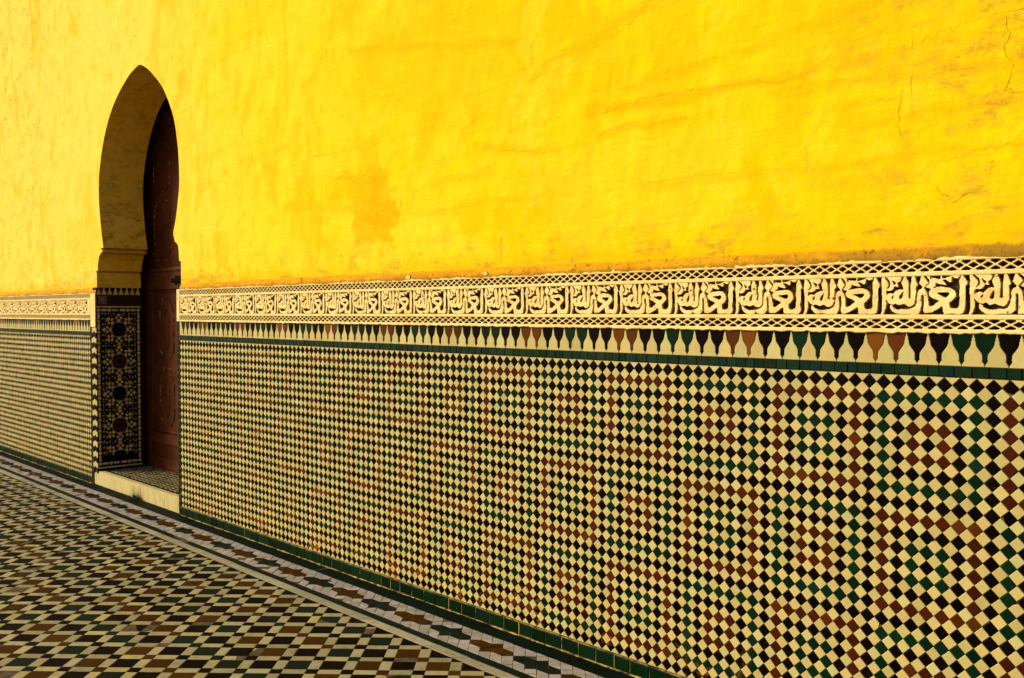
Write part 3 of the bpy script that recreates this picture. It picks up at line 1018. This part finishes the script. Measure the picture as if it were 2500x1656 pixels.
me_scripts = []
for var in range(7):
    # hand carving: each block wanders a little, is cut to its own depth and has lost a few edges
    dy_, dx_ = low_noise(cov0.shape, 18, 0.9), low_noise(cov0.shape, 18, 1.0)
    iy = np.clip(np.arange(nz)[:, None] + dy_, 0, nz - 1).round().astype(int)
    ix = np.clip(np.arange(nx)[None, :] + dx_, 0, nx - 1).round().astype(int)
    cv = soften(cov0[iy, ix], 1)
    th = 0.36 + low_noise(cov0.shape, 9, 0.05)
    cv = np.clip((cv - th) / 0.30, 0, 1)
    lost = np.clip((low_noise(cov0.shape, 7, 1.0) - 2.0) * 1.4, 0, 0.55)
    cv = cv * (1 - lost) * (1.0 + low_noise(cov0.shape, 20, 0.025))
    ground = (1 - cv) * low_noise(cov0.shape, 4, 0.05)
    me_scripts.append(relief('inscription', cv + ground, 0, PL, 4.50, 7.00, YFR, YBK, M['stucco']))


def lattice_cov(p, h, n, bar):
    w = p * n
    nxx, nzz = int(w / 0.036), int(h / 0.036)
    X, Z = np.meshgrid(np.linspace(0, w, nxx), np.linspace(0, h, nzz))
    # crossing bars, crossing height h*0.8 so that half holes remain above and below
    hh = h * 0.72
    sl = hh / p
    d = np.full(X.shape, 9.0)
    for sgn in (1, -1):
        t = (X / p - sgn * (Z - h / 2) / hh + 0.0)
        fr = np.abs(t - np.round(t)) * p * (hh / math.hypot(p, hh))
        d = np.minimum(d, fr)
    c = np.clip((bar - d) / 0.03 + 0.5, 0, 1)
    return c, w


c1, w1 = lattice_cov(0.87, 0.68, 6, 0.068)
me_lat_t = relief('lattice', c1, 0, w1, 7.28, 7.96, YFR + 0.02, YBK - 0.05, M['stucco'])
c2, w2 = lattice_cov(0.94, 0.66, 6, 0.068)
me_lat_b = relief('lattice', c2, 0, w2, 3.56, 4.22, YFR + 0.02, YBK - 0.05, M['stucco'])


def moulding(name, x0, x1, z0, z1, parent, rough=0.0, yf=YFR - 0.03):
    n = int((x1 - x0) / 0.33)
    vv, ff = [], []
    for i in range(n + 1):
        x = x0 + (x1 - x0) * i / n
        top = z1 + (rough * (0.5 + 0.5 * math.sin(x * 0.9) + 0.9 * RNG.normal(0, 0.5)) if rough > 0 else 0)
        bot = z0 + (rough * (RNG.normal(0, 0.6)) if rough < 0 else 0)
        w_ = wob(x, 1.0, 0.015)
        for (y, z) in ((0.46, bot), (yf + 0.06 + w_, bot), (yf + w_, bot + 0.05), (yf + w_, top - 0.05), (yf + 0.06 + w_, top), (0.46, top)):
            vv.append((x, y, z))
    for i in range(n):
        for j in range(5):
            a = i * 6 + j
            ff.append((a, a + 6, a + 7, a + 1))
    return add(name, vv, ff, M['stucco'], parent)


def frieze(x0, x1, start, step):
    fr = add_box('stucco_frieze', x0, x1, 0.47, YB, 3.34, 9.0, M['grout'], wall)
    moulding('moulding', x0, x1, 7.94, 8.04, fr, rough=0.10)
    moulding('moulding', x0, x1, 6.99, 7.29, fr)
    moulding('moulding', x0, x1, 4.20, 4.51, fr)
    moulding('moulding', x0, x1, 3.30, 3.58, fr, rough=-0.05)
    x = start
    while x0 - 0.01 <= (x if step > 0 else x - PL) and (x + PL if step > 0 else x) <= x1 + 0.01:
        o = link('inscription', random.choice(me_scripts), fr)
        o.location = (((x if step > 0 else x - abs(step)) + 0.0) * U, 0, 0)
        o.scale.x = abs(step) / PL
        x += step
    for me, w in ((me_lat_t, w1), (me_lat_b, w2)):
        x = x0 + 0.02 if step > 0 else x1 - 0.02 - w
        while x0 <= x and x + w <= x1 + 0.1:
            o = link('lattice', me, fr)
            o.location = (x * U, 0, 0)
            x += w if step > 0 else -w
    return fr


fr_r = frieze(-0.55, 148.0, 0.36, PL)
add_box('frieze_end', -0.62, 0.36, YFR - 0.035, 0.4, 3.32, 8.02, M['stucco'], fr_r, bevel=0.06)
fr_l = frieze(WX0, -36.32, -37.35, -5.45)
add_box('frieze_end', -37.35, -36.30, YFR - 0.035, 0.4, 4.21, 7.28, M['stucco'], fr_l, bevel=0.06)


# ---- jamb mosaics (left seen, right its mirror)
def circle(cy, cz, r, n=10):
    return [(cy + r * math.cos(2 * math.pi * i / n), cz + r * math.sin(2 * math.pi * i / n)) for i in range(n)]


def pill(cy, cz, hl, hw, vert):
    pts = []
    for s_ in (1, -1):
        for i in range(5):
            a = -math.pi / 2 + math.pi * i / 4
            pts.append((s_ * (hl - hw + hw * math.cos(a)), s_ * hw * math.sin(a)))
    return [(cy + (q if vert else p), cz + (p if vert else -q)) for p, q in pts]


def rot(pts, a, cy, cz):
    ca, sa = math.cos(a), math.sin(a)
    return [(cy + p * ca - q * sa, cz + p * sa + q * ca) for p, q in pts]


def jamb(ax, xp, full=True):
    sx = 1 if ax == 'jamb' else -1
    xa, xb = (xp - 1.8, xp - 0.06) if ax == 'jamb' else (xp + 0.06, xp + 0.9)
    pan = add_box('mosaic_jamb', xa, xb, 0.12, YB, -23.4, 9.06, M['j_black'], wall)
    k = {c: Batch(nm, M[m], ax, pan, t=0.10, b=0.02, tilt=0.006, jit=0.004, cap=0, rest=nm) for c, nm, m in
         (('c', 'cream_mosaic', 'j_cream'), ('b', 'blue_mosaic', 'j_blue'), ('r', 'red_mosaic', 'j_red'), ('g', 'green_mosaic', 'j_green'), ('k', 'black_mosaic', 'black'))}
    P_ = lambda c, poly: loc_put(k[c], poly, ax, xp)
    # bottom and top cream lines
    for zc in (5.66, -22.86):
        for i in range(8):
            P_('c', [(0.12 + i * 0.985, zc - 0.14), (0.12 + i * 0.985 + 0.96, zc - 0.14), (0.12 + i * 0.985 + 0.96, zc + 0.14), (0.12 + i * 0.985, zc + 0.14)])
    # pills and discs
    zt, zb = 5.08, -22.15
    nr = 14
    st = (zt - zb) / nr
    for yy in (0.47, 7.5):
        for i in range(nr + 1):
            P_('c', circle(yy, zt - i * st, 0.30))
            if i < nr:
                P_('c', pill(yy, zt - (i + 0.5) * st, 0.60, 0.19, True))
    for zz in (zt, zb):
        for i, y_ in enumerate((0.47, 2.35, 5.62, 7.5)):
            P_('c', circle(y_, zz, 0.30))
        for y_ in (1.40, 3.30, 4.68, 6.56):
            P_('c', pill(y_, zz, 0.56, 0.19, False))
    # rosettes
    fan = [(1.38 * p, 1.38 * q) for p, q in [(0.06, -0.10), (0.40, -0.34), (0.33, -0.16), (0.52, -0.13), (0.40, 0.0), (0.52, 0.13), (0.33, 0.16), (0.40, 0.34), (0.06, 0.10)]]
    kite = [(0.10, 0.0), (0.24, -0.18), (0.44, -0.12), (0.48, 0.0), (0.44, 0.12), (0.24, 0.18)]
    kite = [(1.4 * p, 1.4 * q) for p, q in kite]
    petal = [(0.34, 0), (0.58, -0.20), (0.90, -0.20), (1.18, 0), (0.90, 0.20), (0.58, 0.20)]
    tiny = [(-0.11, 0), (0, -0.09), (0.11, 0), (0, 0.09)]
    for m in range(5):
        cz = 1.62 - 5.72 * m
        c_ = 'b' if m % 2 == 0 else 'r'
        o_ = 'r' if m % 2 == 0 else 'g'
        for q in range(8):
            a = q * math.pi / 4
            if cz + 1.1 * math.sin(a) > -21.4:
                P_(c_, rot(petal, a, 4.0, cz))
                P_('c', rot(tiny, a, 4.0 + 0.52 * math.cos(a + math.pi / 8), cz + 0.52 * math.sin(a + math.pi / 8)))
            R = 2.05 if q % 2 == 0 else 2.12
            fy, fz = 4.0 + R * math.cos(a), cz + R * math.sin(a)
            if fz > -20.9:
                for e in (0, math.pi):
                    P_('c', rot(fan, a + e, fy + 0.13 * math.cos(a + e), fz + 0.13 * math.sin(a + e)))
                for e in (math.pi / 2, -math.pi / 2):
                    P_('c', rot(kite, a + e, fy, fz))
            for e in (-0.26, 0.26):
                gy, gz = 4.0 + 2.72 * math.cos(a + e), cz + 2.72 * math.sin(a + e)
                if 1.25 < gy < 6.75 and -21.3 < gz < 4.5:
                    P_(o_, rot([(-0.26, 0), (-0.1, -0.17), (0.1, -0.17), (0.26, 0), (0.1, 0.17), (-0.1, 0.17)], a, gy, gz))
            for e in (0.0,):
                gy, gz = 4.0 + 1.30 * math.cos(a + math.pi / 8 + e), cz + 1.36 * math.sin(a + math.pi / 8 + e)
                if gz > -21.2:
                    P_('c', rot([(-0.15, 0), (0, -0.10), (0.15, 0), (0, 0.10)], a, gy, gz))
        # little stars along the rim of the field
        for q in range(7):
            gz = cz + 2.86 - q * 0.953
            if -21.2 < gz < 4.7:
                for yy in (1.12, 1.62, 2.2, 3.1, 4.9, 5.8, 6.38, 6.88) if q == 0 else (1.12, 1.62, 6.38, 6.88):
                    P_('c', [(yy - 0.15, gz), (yy, gz - 0.15), (yy + 0.15, gz), (yy, gz + 0.15)])
    # small gold pieces filling the field between the stars
    cs = [(4.0, 1.62 - 5.72 * m) for m in range(6)]
    fl_ = [(4.0 + 2.08 * math.cos(q * math.pi / 4), cz + 2.08 * math.sin(q * math.pi / 4)) for _, cz in cs for q in range(8)]
    ny, nzz_ = 12, 52
    for iz in range(nzz_):
        for iy in range(ny):
            gy, gz = 1.2 + iy * 0.509, -21.1 + iz * 0.495
            if (iy + iz) % 2 or gz > 4.55:
                continue
            if min(math.hypot(gy - a, gz - b_) for a, b_ in cs) < 1.32 or min(math.hypot(gy - a, gz - b_) for a, b_ in fl_) < 0.80:
                continue
            P_('c', [(gy - 0.12, gz), (gy, gz - 0.12), (gy + 0.12, gz), (gy, gz + 0.12)])
    # small merlons
    for i in range(8):
        y_ = 0.95 + i * 1.0
        gob = [(0.0, 7.86), (0.12, 7.92), (0.12, 8.28), (0.30, 8.52), (0.30, 8.74), (0.36, 8.80), (0.36, 9.02)]
        c_ = 'rkkgkkrk'[i]
        P_(c_, [(y_ + a, b_) for a, b_ in gob] + [(y_ - a, b_) for a, b_ in gob[::-1][:-1]])
        rt = [(y_ - a - 0.03, b_) for a, b_ in [(0.0, 7.80)] + gob]
        lf = [(y_ - 1.0 + a + 0.03, b_) for a, b_ in [(0.0, 7.80)] + gob]
        P_('c', [(max(p, 0.13), q) for p, q in rt] + [(max(p, 0.13), q) for p, q in lf[::-1]] if i else [(0.13, 7.80)] + [(p, q) for p, q in rt])
    for q in k.values():
        q.build()
    # dark inscription tiles
    for i in range(4):
        y0 = 0.14 + i * 1.965
        tl = add_box('inscription_tile', xp - 0.09 if sx > 0 else xp, xp if sx > 0 else xp + 0.09, y0, y0 + 1.93, 5.90, 7.72, M['script'], pan)
        # raised script on it
        nzz, nxx = COVL.shape
        c = COVL[::2, ::2]
        Y, Z = np.meshgrid(np.linspace(0.2, 1.75, c.shape[1]) + y0, np.linspace(6.05, 7.55, c.shape[0]))
        X = xp + sx * (0.006 + 0.05 * c)
        v = np.c_[X.ravel(), Y.ravel(), Z.ravel()]
        n2 = c.shape[1]
        ii = (np.arange(c.shape[0] - 1)[:, None] * n2 + np.arange(n2 - 1)[None, :]).ravel()
        f = np.c_[ii, ii + 1, ii + n2 + 1, ii + n2]
        cf = (c[:-1, :-1] + c[1:, 1:]) / 2
        me = mesh('raised_script', v, f.tolist(), M['script'])
        me.materials.append(M['script_pale'] if i == 0 else M['script'])
        me.polygons.foreach_set('material_index', (cf.ravel() > 0.55).astype(np.int32))
        link('raised_script', me, pan)
    return pan


jamb('jamb', -34.0)
jamb('jamb_r', -0.96)

# ---- cracks and flakes in the plaster
def crack(pts, w, mat, seed=0):
    rr = np.random.RandomState(seed)
    p = [np.array(q, float) for q in pts]
    line = []
    for i in range(len(p) - 1):
        L = np.linalg.norm(p[i + 1] - p[i])
        k = max(2, int(L / 0.28))
        for j in range(k):
            line.append(p[i] + (p[i + 1] - p[i]) * j / k)
    line.append(p[-1])
    line = np.array(line)
    line[1:-1] += rr.normal(0, 0.085, (len(line) - 2, 2))
    vv, ff = [], []
    for i, q in enumerate(line):
        a, b_ = line[max(i - 1, 0)], line[min(i + 1, len(line) - 1)]
        t = (b_ - a) / (np.linalg.norm(b_ - a) + 1e-9)
        nn = np.array([-t[1], t[0]])
        ww = w * rr.uniform(0.25, 1.0) * min(1, 0.25 + min(i, len(line) - 1 - i) * 0.35)
        for s_ in (1, -1):
            vv.append((q[0] + nn[0] * ww * s_, YP - 0.012, q[1] + nn[1] * ww * s_))
    for i in range(len(line) - 1):
        a = 2 * i
        ff.append((a, a + 1, a + 3, a + 2))
    add('crack', vv, ff, mat, wall)


DK, SF = M['crack'], M['crack_soft']
CR = [([(-16.6, 49.4), (-16.2, 49.0), (-15.7, 48.9), (-15.9, 48.5)], 0.16, DK), ([(18.1, 35.2), (18.3, 34.6)], 0.17, DK), ([(2.0, 35.4), (2.5, 35.2)], 0.14, DK),
      ([(-71.4, 20.6), (-71.0, 19.5), (-71.5, 18.2)], 0.20, DK), ([(-56.5, 18.2), (-56.6, 17.4)], 0.14, DK), ([(-34.3, 34.2), (-33.9, 34.0)], 0.13, DK),
      ([(54.9, 16.9), (55.0, 16.4), (54.9, 15.8)], 0.10, DK), ([(70.95, 12.2), (70.85, 11.2), (70.95, 9.7)], 0.07, DK), ([(70.8, 11.2), (70.2, 10.4)], 0.05, DK), ([(57.6, 20.8), (57.7, 20.4)], 0.08, DK),
      ([(41.2, 20.1), (42.2, 20.5), (44.0, 20.3), (44.8, 19.9), (46.4, 19.7), (48.0, 20.2), (50.2, 19.5), (50.4, 18.4)], 0.05, DK),
      ([(9.2, 26.6), (11.5, 27.3), (14.0, 27.2), (16.2, 27.7), (18.5, 28.0)], 0.06, SF), ([(1.4, 37.0), (2.6, 36.8), (3.9, 37.6)], 0.07, DK),
      ([(57.9, 37.6), (58.1, 36.8), (57.8, 36.2)], 0.07, DK),
      ([(75.8, 30.2), (75.2, 29.3), (75.3, 28.2), (74.9, 27.1)], 0.06, DK), ([(110.58, 23.0), (110.6, 21.5)], 0.045, SF), ([(110.62, 20.6), (110.6, 18.6)], 0.04, DK), ([(110.6, 18.4), (110.65, 16.9)], 0.03, SF),
      ([(110.0, 19.4), (109.7, 18.2), (109.66, 16.5), (110.3, 15.9)], 0.03, DK), ([(116.3, 22.9), (116.5, 21.6), (116.3, 20.6), (116.75, 19.6), (116.25, 18.2), (117.6, 17.8), (118.5, 18.0)], 0.035, DK),
      ([(116.3, 22.8), (114.6, 22.9), (112.6, 22.6), (110.6, 22.1)], 0.04, SF), ([(116.3, 22.9), (117.5, 23.1), (118.5, 23.0)], 0.035, DK), ([(116.7, 19.7), (117.4, 19.0)], 0.03, DK),
      ([(99.1, 22.0), (99.2, 21.5)], 0.06, DK), ([(82.2, 21.5), (85.0, 21.8), (87.7, 22.2), (91.0, 22.2), (94.1, 22.0), (98.0, 21.8), (100.8, 21.4), (103.7, 21.8)], 0.045, SF),
      ([(81.6, 17.0), (82.3, 18.6), (83.4, 19.9), (84.8, 20.4), (86.5, 20.5), (88.1, 19.7), (90.4, 20.2), (92.5, 20.0)], 0.045, SF),
      ([(104.6, 19.2), (104.0, 17.9), (102.9, 16.6), (103.2, 14.0)], 0.03, SF), ([(111.8, 13.1), (112.6, 12.2), (113.3, 11.7), (114.2, 12.2), (114.9, 12.1)], 0.035, DK),
      ([(108.2, 18.9), (109.2, 18.7), (110.0, 18.85)], 0.035, DK), ([(36.0, 17.0), (36.8, 18.4), (37.4, 19.2)], 0.05, SF), ([(91.0, 19.4), (90.6, 17.0), (89.6, 14.2)], 0.03, SF),
      ([(68.0, 20.8), (72.0, 20.0), (76.0, 19.4)], 0.05, SF), ([(74.5, 26.0), (80.0, 26.8), (86.0, 28.3), (90.0, 30.6)], 0.05, SF), ([(28.0, 22.0), (28.6, 24.2), (28.2, 26.0)], 0.06, SF),
      ([(-51.0, 13.0), (-48.5, 16.5), (-47.5, 19.8), (-44.0, 20.6)], 0.08, SF), ([(88.0, 15.2), (94.0, 15.4), (99.0, 15.1)], 0.03, SF), ([(112.0, 14.2), (115.5, 14.8), (118.5, 14.9)], 0.04, SF)]
for i, (p, w, m) in enumerate(CR):
    crack(p, w * (0.34 if m is SF else 0.5), m, i)


def flake(cx, cz, r, seed, y):
    rr = np.random.RandomState(seed)
    n = 11
    ring = [(cx + r * 1.5 * math.cos(2 * math.pi * i / n) * rr.uniform(0.6, 1.1), cz + r * math.sin(2 * math.pi * i / n) * rr.uniform(0.6, 1.15)) for i in range(n)]
    v, f = prism(np.array(ring) - np.array([cx, cz]), 0.15, 0.03)
    add('bare_flake', to_world(v, 'wall', (cx, y, cz)), f, M['stucco'], wall)


for i, (x_, z_, r_) in enumerate([(56.6, 8.42, 0.26), (69.0, 8.45, 0.24), (65.6, 8.3, 0.10), (85.3, 8.2, 0.14), (97.5, 8.14, 0.12)]):
    flake(x_, z_, r_, i, -0.10)

# ================================================================== DOORSTEP
step = thing('doorstep', 'pale marble doorstep with small tiled floor below the arched doorway', 'step')
sl = add_box('marble_slab', -36.17, -0.97, 0.18, 1.15, ZF, -23.40, M['marble'], step, bevel=0.06)
sb = add_box('step_bed', -36.17, -0.97, 1.15, 11.0, ZF, -23.46, M['grout'], step)
bt = Batch('border_tile', M['f_black'], 'floor', sb, b=0.03, cap=60)
x = -33.9
while x < -1.2:
    loc_put(bt, [(x, 1.2), (x + 1.9, 1.2), (x + 1.9, 1.72), (x, 1.72)], 'floor', -23.40)
    x += 1.95
bt.build()
tb = {c: Batch(c + '_paving', M[m], 'floor', sb, b=0.02, cap=0, rest=c + '_paving') for c, m in (('cream', 'f_cream'), ('black', 'f_black'), ('brown', 'f_brown'))}
A2, a2 = 0.80, 0.42
D2 = A2 + a2
for pi in range(-40, 40):
    for qi in range(-60, 20):
        for ip, (pa, pb) in enumerate(((0, A2), (A2, D2))):
            for iq, (qa, qb) in enumerate(((0, A2), (A2, D2))):
                g = 0.015
                quad = [(pi * D2 + pp, qi * D2 + qq) for pp, qq in ((pa + g, qa + g), (pa + g, qb - g), (pb - g, qb - g), (pb - g, qa + g))]
                poly = [(-6 + (p + q) / S2, 5 + (q - p) / S2) for p, q in quad]
                cxm = sum(p[0] for p in poly) / 4
                cym = sum(p[1] for p in poly) / 4
                if not (-34.2 < cxm < -1.0 and 1.2 < cym < 9.5):
                    continue
                for aa in ((-1, 0, 33.95), (1, 0, -1.2), (0, -1, -1.78), (0, 1, 9.1)):
                    poly = clip(poly, *aa)
                    if len(poly) < 3:
                        break
                if len(poly) < 3:
                    continue
                loc_put(tb['cream' if ip != iq else ('brown' if (pi + 2 * qi) % 3 == 0 else 'black')], poly, 'floor', -23.40)
for q in tb.values():
    q.build()

# ================================================================== DOOR
door = thing('door', 'worn dark red wooden door set deep inside the arched opening', 'door')
DY = 9.3


def plank(name, x0, x1, y0, y1, z0, z1, parent=door, bevel=0.07, mat=None):
    return add_box(name, x0, x1, y0, y1, z0, z1, mat or M['door'], parent, bevel=bevel)


def frame_ring(name, pts, w, y, dy, parent, mat):
    """raised moulding that follows a closed outline"""
    p = np.array(pts, float)
    k = len(p)
    inn = shrink(p, w)
    mid = shrink(p, w / 2)
    area = np.sum(p[:, 0] * np.roll(p[:, 1], -1) - np.roll(p[:, 0], -1) * p[:, 1])
    if area < 0:
        p = p[::-1]
    vv = [(a, y, b_) for a, b_ in p] + [(a, y - dy, b_) for a, b_ in mid] + [(a, y, b_) for a, b_ in inn]
    ff = []
    for i in range(k):
        j = (i + 1) % k
        ff += [(i, j, k + j, k + i), (k + i, k + j, 2 * k + j, 2 * k + i)]
    return add(name, vv, ff, mat, parent)


plank('door_frame', -39.4, -37.0, DY - 0.15, DY + 1.2, -23.40, 47.0)
plank('door_frame', -1.6, 2.0, DY - 0.15, DY + 1.2, -23.40, 47.0)
plank('upper_panel', -36.95, -1.65, DY + 0.55, DY + 1.2, 12.4, 47.0)
plank('arched_rail', -36.95, -1.65, DY + 0.15, DY + 0.55, 37.2, 40.0)
plank('sill_rail', -36.95, -1.65, DY - 0.25, DY + 0.55, 11.9, 12.38)
plank('dusty_ledge', -36.5, -1.8, DY - 0.20, DY + 0.5, 12.384, 12.46, bevel=0.01, mat=M['worn'])
for s_ in (0, 1):
    mx = lambda x: x if s_ == 0 else -37.2 - x - 1.4 + 0.0
    X0, X1 = sorted((mx(-36.9), mx(-19.35)))
    leaf = plank('door_leaf', X0, X1, DY + 0.42, DY + 1.1, -23.35, 11.88)
    def pk(nm, a, b_, z0, z1, y0=DY, y1=DY + 0.42):
        q0, q1 = sorted((mx(a), mx(b_)))
        return plank(nm, q0, q1, y0, y1, z0, z1, leaf)
    pk('stile', -36.9, -33.4, -23.35, 11.88)
    pk('stile', -20.7, -19.36, -23.35, 11.88)
    pk('rail', -33.38, -20.72, 8.75, 11.88)
    pk('rail', -33.38, -20.72, -18.75, -17.15)
    pk('rail', -33.38, -20.72, -23.35, -21.5)
    pk('ledge_moulding', -36.7, -19.5, -17.2, -16.95, DY - 0.22, DY)
    pk('ledge_moulding', -36.7, -19.5, -21.62, -21.35, DY - 0.20, DY)
    fx = lambda pts: [(mx(a), b_) for a, b_ in pts]
    frame_ring('panel_moulding', fx([(-33.3, -16.9), (-20.8, -16.9), (-20.8, 8.65), (-33.3, 8.65)]), 0.55, DY + 0.42, 0.25, leaf, M['door'])
    for (za, zb) in ((7.2, -3.6), (-5.2, -15.6)):
        oc = [(-29.9, zb + 1.5), (-28.4, zb), (-25.4, zb), (-23.9, zb + 1.5), (-23.9, za - 2.4), (-25.4, za), (-28.4, za), (-29.9, za - 2.4)]
        frame_ring('octagon_moulding', fx(oc), 0.22, DY + 0.42, 0.16, leaf, M['worn'])
        oc = [(-27.9, zb + 2.4), (-26.9, zb + 1.6), (-25.9, zb + 2.4), (-25.9, za - 3.0), (-26.9, za - 2.0), (-27.9, za - 3.0)]
        frame_ring('inner_moulding', fx(oc), 0.2, DY + 0.42, 0.12, leaf, M['door'])
for (za, zb) in ((35.0, 26.0), (24.6, 13.8)):
    oc = [(-32.2, zb + 1.5), (-30.7, zb), (-26.7, zb), (-25.2, zb + 1.5), (-25.2, za - 2), (-26.7, za), (-30.7, za), (-32.2, za - 2)]
    frame_ring('octagon_moulding', oc, 0.24, DY + 0.55, 0.16, door, M['worn'])
bolt = plank('bolt', -23.0, -19.0, DY - 0.55, DY - 0.02, 9.85, 10.55, bevel=0.12, mat=M['iron'])
plank('bolt_plate', -22.4, -19.4, DY - 0.10, DY - 0.005, 9.4, 11.0, bevel=0.03, mat=M['iron'])

# ================================================================== WEED
rr = random.Random(5)
vv, ff = [], []
for i in range(80):
    bx = -17.2 + rr.gauss(0, 1.0)
    by = 0.02 - abs(rr.gauss(0, 0.22))
    tall = i in (3, 9, 17, 23, 29)
    h_ = rr.uniform(0.6, 1.5) if not tall else rr.uniform(2.4, 3.2)
    lean = rr.gauss(0, 0.5) if not tall else rr.gauss(0, 0.12)
    out = -rr.uniform(0.1, 0.9) if not tall else -0.1
    if i % 4 == 0 and not tall:
        lean, out, h_ = -rr.uniform(1.0, 3.0), -rr.uniform(0.2, 0.8), rr.uniform(0.25, 0.6)
    w_ = rr.uniform(0.10, 0.20)
    n0 = len(vv)
    for j in range(5):
        t = j / 4
        cxx = bx + lean * t * t
        cyy = by + out * t * t
        czz = ZF + h_ * (t - 0.18 * t * t)
        ww = w_ * (1 - t) ** 0.7
        vv += [(cxx - ww, cyy, czz), (cxx + ww, cyy - 0.02, czz)]
    for j in range(4):
        a = n0 + 2 * j
        ff.append((a, a + 1, a + 3, a + 2))
weed = add('grass_tuft', vv, ff, M['leaf'])
weed['label'] = 'small tuft of wild grass growing at the foot of the marble doorstep'
weed['category'] = 'grass'
